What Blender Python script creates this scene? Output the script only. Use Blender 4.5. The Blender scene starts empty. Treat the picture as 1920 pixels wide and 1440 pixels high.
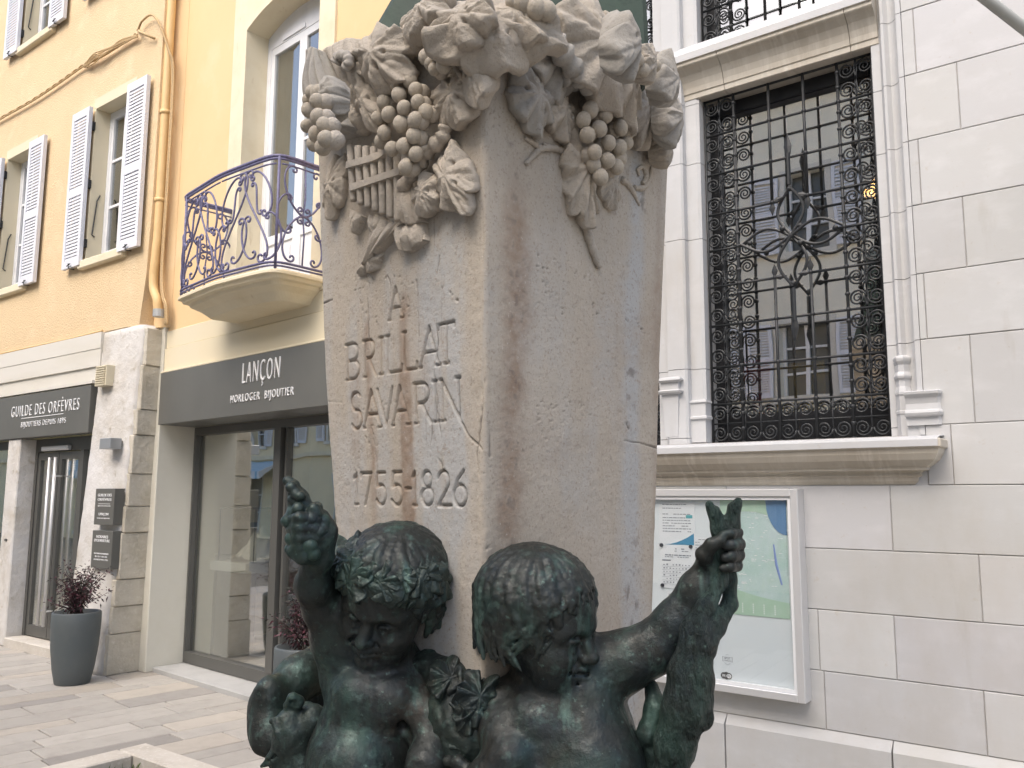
import bpy, bmesh, math, random
import numpy as np
from mathutils import Vector, Matrix
R = math.radians
sc = bpy.context.scene
COL = sc.collection
# ---------------------------------------------------------------- camera
EYE = np.array([0., 0., 1.6]); FPX = 1600.
PITCH, ROLL, YAW = R(7.54), R(.23), R(127.5)
FW = np.array([math.cos(YAW)*math.cos(PITCH), math.sin(YAW)*math.cos(PITCH), math.sin(PITCH)])
_r = np.array([math.sin(YAW), -math.cos(YAW), 0]); _u = np.cross(_r, FW)
RT = _r*math.cos(ROLL) + _u*math.sin(ROLL); UP = np.cross(RT, FW)
cd = bpy.data.cameras.new('camera'); cam = bpy.data.objects.new('camera', cd); COL.objects.link(cam)
cd.sensor_fit = 'HORIZONTAL'; cd.sensor_width = 36; cd.lens = FPX/1920*36
cd.clip_start = .05; cd.clip_end = 500
cam.matrix_world = Matrix(((RT[0], UP[0], -FW[0], 0), (RT[1], UP[1], -FW[1], 0), (RT[2], UP[2], -FW[2], 1.6), (0, 0, 0, 1)))
sc.camera = cam
# ---------------------------------------------------------------- light
SUN_EL, SUN_AZ = R(50), R(272)          # azimuth measured counter-clockwise from +X
w = bpy.data.worlds.new('World'); sc.world = w; w.use_nodes = True
nt = w.node_tree; bg = nt.nodes['Background']
sky = nt.nodes.new('ShaderNodeTexSky'); sky.sky_type = 'NISHITA'; sky.sun_disc = False
sky.sun_elevation = SUN_EL; sky.sun_rotation = R(90)-SUN_AZ; sky.dust_density = 4; sky.ozone_density = .6; sky.air_density = 1
nt.links.new(sky.outputs[0], bg.inputs[0]); bg.inputs[1].default_value = .15
sl = bpy.data.lights.new('sun', 'SUN'); sl.energy = 1.15; sl.angle = R(50); sl.color = (1, .97, .93)
so = bpy.data.objects.new('sun', sl); COL.objects.link(so)
_d = Vector((math.cos(SUN_AZ)*math.cos(SUN_EL), math.sin(SUN_AZ)*math.cos(SUN_EL), math.sin(SUN_EL)))
so.rotation_euler = _d.to_track_quat('Z', 'Y').to_euler(); so.location = (0, 0, 20)
sc.view_settings.view_transform = 'Standard'; sc.view_settings.look = 'None'
sc.view_settings.exposure = .93; sc.view_settings.gamma = 1
sc.cycles.max_bounces = 8; sc.cycles.transparent_max_bounces = 12

# ---------------------------------------------------------------- geometry helpers
def ray(x, y):                                    # viewing direction through a spot of the photograph
    return FW + RT*(x-960)/FPX - UP*(y-720)/FPX
def on_plane(x, y, p0, n):
    d = ray(x, y); n = np.array(n, float); return EYE + d*(((np.array(p0, float)-EYE)@n)/(d@n))
def at_depth(x, y, t): return EYE + ray(x, y)*t
def hdir(a): return np.array([math.cos(R(a)), math.sin(R(a)), 0.])

def tag(o, label=None, cat=None, group=None, kind=None):
    if label: o['label'] = label
    if cat: o['category'] = cat
    if group: o['group'] = group
    if kind: o['kind'] = kind
    return o
def empty(name, label, cat, loc=(0, 0, 0), rz=0, group=None):
    o = bpy.data.objects.new(name, None); COL.objects.link(o); o.location = loc; o.rotation_euler = (0, 0, rz)
    o.empty_display_size = .1
    return tag(o, label, cat, group)
def link(name, me, mat, parent=None):
    o = bpy.data.objects.new(name, me); COL.objects.link(o)
    if mat is not None and not me.materials: me.materials.append(mat)
    if parent is not None: o.parent = parent
    return o
def copy_tree(o, parent=None):
    c = o.copy(); COL.objects.link(c)
    if parent is not None: c.parent = parent
    for ch in list(o.children): copy_tree(ch, c)
    return c

class MB:
    """collects faces of one mesh"""
    def __init__(s): s.v = []; s.f = []
    def add(s, vs, fs):
        n = len(s.v); s.v += [tuple(float(c) for c in p) for p in vs]; s.f += [tuple(i+n for i in f) for f in fs]; return s
    def box(s, x0, x1, y0, y1, z0, z1):
        return s.add([(x0, y0, z0), (x1, y0, z0), (x1, y1, z0), (x0, y1, z0), (x0, y0, z1), (x1, y0, z1), (x1, y1, z1), (x0, y1, z1)],
                     [(0, 3, 2, 1), (4, 5, 6, 7), (0, 1, 5, 4), (1, 2, 6, 5), (2, 3, 7, 6), (3, 0, 4, 7)])
    def loft(s, loops, cap=True, closed=True):
        n = len(loops[0]); b = len(s.v)
        vs = [p for lp in loops for p in lp]; fs = []
        for i in range(len(loops)-1):
            for j in range(n if closed else n-1):
                k = (j+1) % n
                fs.append((i*n+j, i*n+k, (i+1)*n+k, (i+1)*n+j))
        if cap and closed: fs += [tuple(range(n-1, -1, -1)), tuple((len(loops)-1)*n+i for i in range(n))]
        return s.add(vs, fs)
    def extrude(s, poly, axis, a, b):               # poly in the two other axes
        def mk(t): return [tuple(np.insert(np.array(p, float), axis, t)) for p in poly]
        return s.loft([mk(a), mk(b)])
    def tube(s, pts, r, n=6, cap=True):
        pts = np.array(pts, float); m = len(pts)
        r = np.full(m, r) if np.isscalar(r) else np.array(r, float)
        t = np.gradient(pts, axis=0); t /= np.linalg.norm(t, axis=1)[:, None]+1e-12
        a = np.array([0, 0, 1.]) if abs(t[0][2]) < .9 else np.array([1., 0, 0])
        nrm = np.cross(t[0], a); nrm /= np.linalg.norm(nrm); loops = []
        for i in range(m):
            nrm = nrm - t[i]*(nrm@t[i]); nrm /= np.linalg.norm(nrm)+1e-12; bn = np.cross(t[i], nrm)
            loops.append([tuple(pts[i]+r[i]*(math.cos(q)*nrm+math.sin(q)*bn)) for q in np.arange(n)*2*math.pi/n])
        return s.loft(loops, cap)
    def lathe(s, prof, c=(0, 0, 0), n=24):
        return s.loft([[(c[0]+r*math.cos(q), c[1]+r*math.sin(q), c[2]+z) for q in np.arange(n)*2*math.pi/n] for r, z in prof])
    def ball(s, c, r, n=12, m=8, sx=1, sy=1, sz=1):
        prof = [(max(1e-4, math.sin(math.pi*i/m)), -math.cos(math.pi*i/m)) for i in range(m+1)]
        return s.loft([[(c[0]+r*sx*p*math.cos(q), c[1]+r*sy*p*math.sin(q), c[2]+r*sz*z) for q in np.arange(n)*2*math.pi/n] for p, z in prof])
    def mesh(s, name, smooth=False, bevel=0):
        me = bpy.data.meshes.new(name); me.from_pydata(s.v, [], s.f)
        bm = bmesh.new(); bm.from_mesh(me)
        if bevel: bmesh.ops.bevel(bm, geom=list(bm.edges), offset=bevel, segments=1, affect='EDGES', clamp_overlap=True)
        bmesh.ops.recalc_face_normals(bm, faces=bm.faces); bm.to_mesh(me); bm.free()
        if smooth:
            me.polygons.foreach_set('use_smooth', [True]*len(me.polygons))
        return me
    def build(s, name, mat, parent=None, smooth=False, bevel=0):
        return link(name, s.mesh(name, smooth, bevel), mat, parent)

def wall_holes(mb, x0, x1, z0, z1, y0, y1, holes):
    xs = sorted({x0, x1} | {h[0] for h in holes} | {h[1] for h in holes}); zs = sorted({z0, z1} | {h[2] for h in holes} | {h[3] for h in holes})
    xs = [x for x in xs if x0 <= x <= x1]; zs = [z for z in zs if z0 <= z <= z1]
    for i in range(len(xs)-1):
        run = None
        for j in range(len(zs)-1):
            cx, cz = (xs[i]+xs[i+1])/2, (zs[j]+zs[j+1])/2
            inside = any(h[0] < cx < h[1] and h[2] < cz < h[3] for h in holes)
            if not inside:
                if run is None: run = zs[j]
            if inside and run is not None: mb.box(xs[i], xs[i+1], y0, y1, run, zs[j]); run = None
        if run is not None: mb.box(xs[i], xs[i+1], y0, y1, run, zs[-1])
def arr_mesh(name, V, F, smooth=True):
    me = bpy.data.meshes.new(name); V = np.asarray(V, np.float32); F = np.asarray(F, np.int32)
    me.vertices.add(len(V)); me.vertices.foreach_set('co', V.ravel())
    me.loops.add(F.size); me.loops.foreach_set('vertex_index', F.ravel())
    me.polygons.add(len(F)); me.polygons.foreach_set('loop_start', np.arange(len(F), dtype=np.int32)*F.shape[1])
    me.polygons.foreach_set('loop_total', np.full(len(F), F.shape[1], np.int32))
    me.update(calc_edges=True)
    if smooth: me.polygons.foreach_set('use_smooth', np.ones(len(F), bool))
    me.validate(); return me
def text_mesh(txt, width=None, height=None, depth=.004, xs=1., align='CENTER', bold=0., space=1.):
    cu = bpy.data.curves.new('lettering', 'FONT'); cu.body = txt; cu.align_x = align; cu.extrude = depth/2; cu.offset = bold; cu.resolution_u = 3; cu.space_character = space
    o = bpy.data.objects.new('lettering', cu); COL.objects.link(o)
    bpy.context.view_layer.update()
    me = bpy.data.meshes.new_from_object(o.evaluated_get(bpy.context.evaluated_depsgraph_get()))
    bpy.data.objects.remove(o); bpy.data.curves.remove(cu)
    co = np.zeros(len(me.vertices)*3, np.float32); me.vertices.foreach_get('co', co); co = co.reshape(-1, 3)
    lo, hi = co.min(0), co.max(0)
    if height: co[:, :2] *= height/(hi[1]-lo[1]); lo, hi = co.min(0), co.max(0)
    if width: co[:, 0] *= width/(hi[0]-lo[0])
    co[:, 0] *= xs
    lo, hi = co.min(0), co.max(0)
    if align == 'CENTER': co[:, 0] -= (lo[0]+hi[0])/2
    else: co[:, 0] -= lo[0]
    co[:, 1] -= lo[1]
    co[:, 2] *= depth/(hi[2]-lo[2]+1e-9)
    # stand it up facing -Y
    co = np.stack([co[:, 0], -co[:, 2], co[:, 1]], 1)
    me.vertices.foreach_set('co', np.ascontiguousarray(co, np.float32).ravel()); me.update()
    return me
def scroll(p0, p1, kind='S', turns=2.2, power=4, n=60, mirror=1):
    """wrought iron scroll between p0 and p1 in a plane: curvature grows to both ends"""
    s = np.linspace(-1, 1, n)
    k = (np.abs(s)**power*(1 if kind == 'C' else np.sign(s))*turns*math.pi*(power+1)/2 + (1.15 if kind == 'C' else s*1.2))*mirror
    th = np.concatenate([[0], np.cumsum((k[1:]+k[:-1])/2*(s[1]-s[0]))])
    x = np.cumsum(np.cos(th)); y = np.cumsum(np.sin(th)); P = np.stack([x, y], 1)
    # fit the long extent of the curve to p0-p1
    c = P.mean(0); Q = P-c; u, sv, vt = np.linalg.svd(Q, full_matrices=False); ax = vt[0]
    pr = Q@ax; a, b = pr.min(), pr.max()
    if pr[-1] < pr[0]: ax = -ax; pr = -pr; a, b = pr.min(), pr.max()
    ay = np.array([-ax[1], ax[0]])
    q = Q@ay
    p0 = np.array(p0, float); p1 = np.array(p1, float); d = p1-p0; L = np.linalg.norm(d); d /= L; e = np.array([-d[1], d[0]])
    sc_ = L/(b-a); mid = (p0+p1)/2; qm = (q.max()+q.min())/2
    return mid+np.outer((pr-(a+b)/2)*sc_, d)+np.outer((q-qm)*sc_, e)
def spiral(c, r0, r1, a0, a1, n=26):
    a = np.linspace(a0, a1, n); r = np.linspace(r0, r1, n); return np.stack([c[0]+r*np.cos(a), c[1]+r*np.sin(a)], 1)
def smooth_path(pts, n=8):
    P = np.array(pts, float); P = np.vstack([2*P[0]-P[1], P, 2*P[-1]-P[-2]]); out = []
    for i in range(1, len(P)-2):
        for t in np.linspace(0, 1, n, endpoint=False):
            a, b, c, d = P[i-1:i+3]
            out.append(.5*(2*b+(c-a)*t+(2*a-5*b+4*c-d)*t*t+(3*b-a-3*c+d)*t**3))
    out.append(P[-2]); return np.array(out)

# ---------------------------------------------------------------- materials
def mat(name, col, rough=.7, metal=0., var=(), bump=(), spec=.5, coat=0, emit=None):
    """var: (scale, colour, lo, hi[, stretch]) noise masks mixed over the base; bump: (scale, strength, distance[, stretch])"""
    m = bpy.data.materials.new(name); m.use_nodes = True; n = m.node_tree.nodes; l = m.node_tree.links
    b = n['Principled BSDF']; b.inputs['Roughness'].default_value = rough; b.inputs['Metallic'].default_value = metal
    b.inputs['Specular IOR Level'].default_value = spec; b.inputs['Coat Weight'].default_value = coat
    tc = n.new('ShaderNodeTexCoord'); cur = None
    def noise(scale, detail=6, stretch=None, kind='n'):
        mp = n.new('ShaderNodeMapping'); l.new(tc.outputs['Object'], mp.inputs[0])
        if stretch: mp.inputs['Scale'].default_value = stretch
        if kind == 'v':
            t = n.new('ShaderNodeTexVoronoi'); t.inputs['Scale'].default_value = scale; l.new(mp.outputs[0], t.inputs[0]); return t.outputs['Distance']
        t = n.new('ShaderNodeTexNoise'); t.inputs['Scale'].default_value = scale; t.inputs['Detail'].default_value = detail; t.inputs['Roughness'].default_value = .62
        l.new(mp.outputs[0], t.inputs[0]); return t.outputs[0]
    for v in var:
        mx = n.new('ShaderNodeMix'); mx.data_type = 'RGBA'
        if isinstance(v[0], str):
            at = n.new('ShaderNodeAttribute'); at.attribute_name = v[0]; src = at.outputs['Fac']
            if len(v) > 4:     # break the stain up with fine noise
                ml = n.new('ShaderNodeMath'); ml.operation = 'MULTIPLY'; l.new(src, ml.inputs[0]); q = noise(v[4], 8, v[5] if len(v) > 5 else None)
                ad = n.new('ShaderNodeMath'); ad.operation = 'MULTIPLY'; ad.inputs[1].default_value = 2; l.new(q, ad.inputs[0]); l.new(ad.outputs[0], ml.inputs[1]); src = ml.outputs[0]
        else: src = noise(v[0], 7, v[4] if len(v) > 4 else None)
        rp = n.new('ShaderNodeMapRange'); rp.inputs['From Min'].default_value = v[2]; rp.inputs['From Max'].default_value = v[3]
        l.new(src, rp.inputs[0]); l.new(rp.outputs[0], mx.inputs['Factor'])
        if cur is None: mx.inputs['A'].default_value = (*col, 1)
        else: l.new(cur, mx.inputs['A'])
        mx.inputs['B'].default_value = (*v[1], 1); cur = mx.outputs['Result']
    if cur is None: b.inputs['Base Color'].default_value = (*col, 1)
    else: l.new(cur, b.inputs['Base Color'])
    nrm = None
    for v in bump:
        bp = n.new('ShaderNodeBump'); bp.inputs['Strength'].default_value = v[1]; bp.inputs['Distance'].default_value = v[2]
        l.new(noise(v[0], 8, v[3] if len(v) > 3 else None), bp.inputs['Height'])
        if nrm is not None: l.new(nrm, bp.inputs['Normal'])
        nrm = bp.outputs[0]
    if nrm is not None: l.new(nrm, b.inputs['Normal'])
    if emit: b.inputs['Emission Color'].default_value = (*emit[0], 1); b.inputs['Emission Strength'].default_value = emit[1]
    return m
def glass_mat(name, tint, refl):
    m = bpy.data.materials.new(name); m.use_nodes = True; n = m.node_tree.nodes; l = m.node_tree.links
    for x in list(n):
        if x.type != 'OUTPUT_MATERIAL': n.remove(x)
    t = n.new('ShaderNodeBsdfTransparent'); t.inputs[0].default_value = (*tint, 1)
    g = n.new('ShaderNodeBsdfGlossy'); g.inputs['Roughness'].default_value = .003; g.inputs[0].default_value = (1, 1, 1, 1)
    nz = n.new('ShaderNodeTexNoise'); nz.inputs['Scale'].default_value = 1.3; tc = n.new('ShaderNodeTexCoord'); l.new(tc.outputs['Object'], nz.inputs[0])
    bp = n.new('ShaderNodeBump'); bp.inputs['Strength'].default_value = .04; bp.inputs['Distance'].default_value = .05; l.new(nz.outputs[0], bp.inputs['Height']); l.new(bp.outputs[0], g.inputs['Normal'])
    lw = n.new('ShaderNodeLayerWeight'); lw.inputs[0].default_value = .5
    pw = n.new('ShaderNodeMath'); pw.operation = 'POWER'; pw.inputs[1].default_value = 5; l.new(lw.outputs['Facing'], pw.inputs[0])
    mr = n.new('ShaderNodeMapRange'); mr.inputs['To Min'].default_value = refl; mr.inputs['To Max'].default_value = 1; l.new(pw.outputs[0], mr.inputs[0])
    mx = n.new('ShaderNodeMixShader'); l.new(mr.outputs[0], mx.inputs[0]); l.new(t.outputs[0], mx.inputs[1]); l.new(g.outputs[0], mx.inputs[2])
    l.new(mx.outputs[0], n['Material Output'].inputs[0]); return m

M = {}
M['rough_yellow'] = mat('yellow_roughcast', (.735, .57, .355), .92, var=[(1.2, (.69, .52, .315), .4, .75), (90, (.62, .45, .26), .5, .75), (3, (.79, .63, .42), .55, .8)], bump=[(55, .9, .012), (160, .5, .004)])
M['smooth_yellow'] = mat('yellow_render', (.745, .54, .305), .9, var=[(.8, (.705, .5, .27), .4, .7), (2.2, (.76, .585, .37), .55, .8)], bump=[(30, .15, .004), (220, .15, .001)])
M['cream'] = mat('cream_paint', (.69, .62, .46), .75, var=[(1.5, (.7, .61, .43), .4, .75)], bump=[(25, .12, .004)])
M['cream_stucco'] = mat('cream_stucco', (.74, .66, .49), .8, var=[(2.5, (.66, .56, .38), .45, .75), (14, (.6, .5, .34), .62, .75, (1, 1, .3))], bump=[(18, .3, .008), (90, .2, .002)])
M['white_fascia'] = mat('white_fascia_paint', (.66, .635, .575), .6, var=[(2, (.6, .57, .49), .45, .75, (.3, 1, 2))], bump=[(30, .05, .003)])
M['pilaster'] = mat('pale_pilaster_paint', (.66, .64, .56), .5, var=[(1.5, (.6, .57, .48), .45, .75)])
M['charcoal'] = mat('charcoal_sign_metal', (.115, .115, .105), .42, var=[(2, (.13, .13, .118), .4, .7)], bump=[(300, .05, .001)])
M['frame_grey'] = mat('grey_aluminium', (.12, .12, .112), .4, metal=.3)
M['letter'] = mat('white_lettering', (.82, .82, .82), .5)
M['shutter'] = mat('pale_grey_shutter_paint', (.7, .71, .755), .55, var=[(6, (.66, .67, .71), .5, .75)], bump=[(40, .08, .002)])
M['win_paint'] = mat('white_window_paint', (.76, .77, .79), .45, var=[(5, (.68, .69, .72), .5, .75)])
M['pier'] = mat('old_pier_render', (.62, .6, .57), .92, var=[(3, (.5, .46, .4), .45, .7), (9, (.4, .36, .29), .6, .72), (1.3, (.7, .69, .68), .5, .7)], bump=[(9, .6, .03), (45, .5, .008)])
M['pier_stone'] = mat('bare_pier_stone', (.55, .51, .43), .95, var=[(6, (.44, .4, .32), .45, .7), (25, (.62, .59, .52), .55, .75)], bump=[(12, .7, .03), (60, .6, .008)])
M['iron_blue'] = mat('blue_violet_iron_paint', (.15, .145, .27), .5, var=[(60, (.085, .08, .13), .42, .66), (15, (.2, .2, .32), .55, .8)], bump=[(120, .2, .002)])
M['iron_black'] = mat('black_wrought_iron', (.022, .024, .026), .5, metal=.2, var=[(40, (.04, .042, .045), .5, .8)], bump=[(150, .2, .001)])
M['limestone'] = mat('white_limestone', (.515, .52, .525), .8, var=[(.9, (.485, .48, .475), .4, .75), (5, (.55, .55, .555), .5, .7, (1, 1, 2)), (1.7, (.455, .435, .405), .5, .75, (1, 1, .5)), (3.5, (.4, .375, .34), .62, .85, (1.5, 1.5, .35)), (26, (.46, .43, .39), .64, .8), (70, (.42, .39, .36), .66, .8)], bump=[(14, .12, .006), (90, .12, .002)])
M['limestone_dirty'] = mat('weathered_limestone', (.52, .48, .41), .85, var=[(3, (.43, .38, .31), .42, .7), (30, (.58, .54, .47), .5, .7, (1, .15, .15)), (18, (.4, .35, .29), .62, .78)], bump=[(16, .2, .006), (80, .15, .002)])
M['mortar'] = mat('grey_mortar', (.36, .34, .32), .95)
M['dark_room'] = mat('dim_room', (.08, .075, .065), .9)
M['room'] = mat('shop_room_paint', (.84, .8, .64), .8)
M['room_floor'] = mat('shop_floor', (.3, .28, .24), .4)
M['glass'] = glass_mat('shop_glass', (.95, .97, .95), .42)
M['glass_dark'] = glass_mat('old_window_glass', (.6, .62, .6), .3)
M['case_metal'] = mat('brushed_aluminium', (.66, .66, .66), .42, metal=.4, bump=[(400, .05, .0005)])
M['paper'] = mat('white_paper', (.72, .74, .76), .6)
M['pipe'] = mat('yellow_painted_pipe', (.72, .5, .24), .55, var=[(8, (.66, .44, .2), .5, .75)])
M['cable'] = mat('painted_cable', (.56, .4, .21), .7, var=[(60, (.42, .3, .17), .45, .7)])
M['planter'] = mat('dark_slate_planter', (.085, .1, .105), .55, var=[(5, (.1, .112, .115), .45, .7)], bump=[(200, .08, .001)])
M['soil'] = mat('dark_soil', (.05, .035, .025), .95, var=[(40, (.1, .075, .05), .5, .75)], bump=[(40, .8, .02)])
M['kerb'] = mat('pale_kerb_stone', (.56, .52, .46), .85, var=[(5, (.46, .42, .36), .45, .7), (40, (.62, .59, .54), .5, .7)], bump=[(30, .25, .006), (120, .2, .002)])

# ---------------------------------------------------------------- numeric noise
def vnoise(x, y, z, seed=0):
    x, y, z = np.broadcast_arrays(x, y, z); xi, yi, zi = np.floor(x).astype(np.int64), np.floor(y).astype(np.int64), np.floor(z).astype(np.int64)
    fx, fy, fz = x-xi, y-yi, z-zi; fx, fy, fz = [f*f*(3-2*f) for f in (fx, fy, fz)]
    def h(a, b, c):
        n = (a*374761393+b*668265263+c*2147483647+seed*1274126177) & 0x7fffffff; n = ((n ^ (n >> 13))*1274126177) & 0x7fffffff; return ((n ^ (n >> 16)) & 0xffff)/65535.
    r = 0
    for a in (0, 1):
        for b in (0, 1):
            for c in (0, 1): r = r+h(xi+a, yi+b, zi+c)*(fx if a else 1-fx)*(fy if b else 1-fy)*(fz if c else 1-fz)
    return r
def fbm(x, y, z=0., s=1., o=4, seed=0):
    r, a, t = 0, 1., 0
    for i in range(o): r = r+a*vnoise(np.asarray(x)*s, np.asarray(y)*s, np.asarray(z)*s, seed+i); t += a; a *= .5; s *= 2.03
    return r/t

WORLD = {}
def part(root, name, mb, m, bevel=0, smooth=False):
    """mesh authored in world space, hung under a root that stands at its base"""
    o = mb.build(name, m, root, smooth, bevel)
    if root.type == 'EMPTY' and root.name in WORLD: o.matrix_parent_inverse = WORLD[root.name].inverted()
    return o
def wroot(name, label, cat, loc, group=None):
    o = empty(name, label, cat, loc, 0, group); WORLD[o.name] = Matrix.Translation(Vector(loc)); return o
def put(root, name, me, m, loc, rz=0, sub=False):
    o = link(name, me, m, root)
    o.matrix_basis = Matrix.Translation(Vector(loc)) @ Matrix.Rotation(rz, 4, 'Z')
    if root.type == 'EMPTY' and root.name in WORLD: o.matrix_parent_inverse = WORLD[root.name].inverted()
    return o

# ================================================================ ground
def paving():
    rnd = random.Random(3)
    m = mat('stone_paving', (.435, .41, .37), .8, bump=[(25, .2, .006), (120, .2, .002)], var=[(.9, (.4, .37, .335), .4, .7), (7, (.37, .345, .31), .46, .72), (60, (.46, .445, .42), .56, .8)])
    nt = m.node_tree; n = nt.nodes; l = nt.links; b = n['Principled BSDF']
    at = n.new('ShaderNodeAttribute'); at.attribute_name = 'slab_tone'
    mx = n.new('ShaderNodeMix'); mx.data_type = 'RGBA'; mx.blend_type = 'MULTIPLY'; mx.inputs['Factor'].default_value = 1
    src = b.inputs['Base Color'].links[0].from_socket; l.new(src, mx.inputs['A']); l.new(at.outputs['Color'], mx.inputs['B']); l.new(mx.outputs['Result'], b.inputs['Base Color'])
    mb = MB(); tones = []
    a = R(84-90); ca, sa = math.cos(a), math.sin(a)
    x = -13.5
    while x < 3:
        wd = rnd.choice([.17, .22, .26, .3]); y = -1.5-rnd.random()*.5
        while y < 4.75:
            L = rnd.uniform(.42, .95); g = .005
            def T(px, py): return (px*ca-py*sa-.3, px*sa+py*ca)
            z = rnd.uniform(-.0015, .0015)
            e = .006
            lo = [(*T(x+g, y+g), -.03), (*T(x+wd-g, y+g), -.03), (*T(x+wd-g, y+L-g), -.03), (*T(x+g, y+L-g), -.03)]
            md = [(p[0], p[1], z-.005) for p in lo]
            up = [(*T(x+g+e, y+g+e), z), (*T(x+wd-g-e, y+g+e), z), (*T(x+wd-g-e, y+L-g-e), z), (*T(x+g+e, y+L-g-e), z)]
            mb.loft([lo, md, up]); t = rnd.uniform(.88, 1.06); q = rnd.random()
            c = (t*1.02, t*.99, t*.95) if q < .25 else (t, t, t)
            if q > .96: c = (t*.75, t*.75, t*.76)
            tones += [c]*24 if False else [c]*12
            y += L
        x += wd
    me = mb.mesh('paving'); vc = me.color_attributes.new('slab_tone', 'FLOAT_COLOR', 'POINT')
    vc.data.foreach_set('color', np.concatenate([np.array(tones, np.float32), np.ones((len(tones), 1), np.float32)], 1).ravel())
    o = link('pavement', me, m); tag(o, 'pale stone slab paving laid in staggered rows', kind='structure')
    MB().box(-60, 60, -60, 60, -.4, -.012).build('ground', mat('sandy_joint', (.21, .19, .16), .95, bump=[(80, .4, .004)]))['kind'] = 'structure'
paving()

# raised bed round the monument
BX0, BX1, BY0, BY1 = -5.0, 1.6, .55, 2.92
def bed():
    kw, kh = .17, .13; root = empty('flower_bed_kerb', 'low pale stone kerb framing the bed around the monument', 'kerb', ((BX0+BX1)/2, (BY0+BY1)/2, 0))
    off = np.array(root.location)
    def seg(x0, x1, y0, y1):
        n = max(1, int(max(x1-x0, y1-y0)/.9)); 
        for i in range(n):
            g = .004
            if x1-x0 > y1-y0: b = (x0+(x1-x0)*i/n+g, x0+(x1-x0)*(i+1)/n-g, y0, y1)
            else: b = (x0, x1, y0+(y1-y0)*i/n+g, y0+(y1-y0)*(i+1)/n-g)
            MB().box(b[0]-off[0], b[1]-off[0], b[2]-off[1], b[3]-off[1], -.02, kh).build('kerb_stone', M['kerb'], root, bevel=.008)
    seg(BX0, BX1, BY1-kw, BY1); seg(BX0, BX1, BY0, BY0+kw); seg(BX0, BX0+kw, BY0+kw, BY1-kw); seg(BX1-kw, BX1, BY0+kw, BY1-kw)
    # soil with crumbs
    nx, ny = 160, 60; xs = np.linspace(BX0+kw, BX1-kw, nx); ys = np.linspace(BY0+kw, BY1-kw, ny); rs = np.random.RandomState(1)
    Z = .045+rs.rand(nx, ny)*.018; V = np.stack([*np.meshgrid(xs, ys, indexing='ij'), Z], -1).reshape(-1, 3)
    i, j = np.meshgrid(np.arange(nx-1), np.arange(ny-1), indexing='ij'); k = (i*ny+j).ravel()
    o = link('soil', arr_mesh('soil', V, np.stack([k, k+ny, k+ny+1, k+1], 1)), M['soil']); o['kind'] = 'structure'
    gm = mat('green_grass', (.09, .14, .035), .8); mb = MB(); rnd = random.Random(5)
    for _ in range(420):
        x = BX0+kw+abs(rnd.gauss(0, .25)); y = rnd.uniform(1.9, BY1-kw-.02)
        if rnd.random() < .6: y = BY1-kw-abs(rnd.gauss(0, .12)); x = rnd.uniform(BX0+kw, BX0+1.6)
        h = rnd.uniform(.03, .075); a = rnd.random()*6.28; dx, dy = math.cos(a), math.sin(a); ln = rnd.uniform(.01, .04)
        mb.add([(x-dy*.003, y+dx*.003, .04), (x+dy*.003, y-dx*.003, .04), (x+dx*ln*.4, y+dy*ln*.4, .04+h*.7), (x+dx*ln, y+dy*ln, .04+h)], [(0, 1, 2), (0, 2, 3), (1, 3, 2)])
    tag(mb.build('grass', gm), 'sparse grass tufts along the bed kerb', kind='stuff')
    st = mat('pale_gravel', (.5, .47, .42), .9); mb = MB()
    for _ in range(160):
        x = rnd.uniform(BX0+.2, BX0+2.4); y = rnd.uniform(1.7, BY1-kw-.03); r = rnd.uniform(.006, .018); mb.ball((x, y, .055), r, 6, 4, 1, rnd.uniform(.6, 1), .6)
    tag(mb.build('gravel', st), 'loose pale pebbles lying on the dark soil', kind='stuff')
bed()

# ================================================================ yellow building on the left (jeweller with the door)
YW = 4.2
LB = wroot('shop_building', 'yellow roughcast building with louvred shutters above the goldsmith shop door', 'building', (-9.5, 4.2, 0))
def shutter_mb(x0, x1, z0, z1, y0, y1):
    mb = MB(); st = .05; zm = z0+(z1-z0)*.47
    mb.box(x0, x0+st, y0, y1, z0, z1).box(x1-st, x1, y0, y1, z0, z1)
    for za, zb in ((z0, z0+.085), (zm-.04, zm+.04), (z1-.085, z1)): mb.box(x0+st, x1-st, y0+.001, y1-.001, za, zb)
    for za, zb in ((z0+.085, zm-.04), (zm+.04, z1-.085)):
        n = int((zb-za)/.036)
        for i in range(n):
            z = za+(zb-za)*(i+.5)/n
            mb.add([(x0+st, y0+.006, z-.021), (x1-st, y0+.006, z-.021), (x1-st, y1-.006, z+.012), (x0+st, y1-.006, z+.012), (x0+st, y0+.006, z+.003), (x1-st, y0+.006, z+.003), (x1-st, y1-.006, z+.033), (x0+st, y1-.006, z+.033)],
                   [(0, 1, 2, 3), (7, 6, 5, 4), (0, 4, 5, 1), (1, 5, 6, 2), (2, 6, 7, 3), (3, 7, 4, 0)])
    return mb
def hook_mb(x, y, z):
    mb = MB(); mb.tube([(x, y+.05, z-.03), (x, y-.012, z-.035), (x, y-.016, z+.02)], .006, 5); mb.tube([(x-.035, y-.016, z-.005), (x+.035, y-.016, z+.012)], .006, 5); return mb
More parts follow.
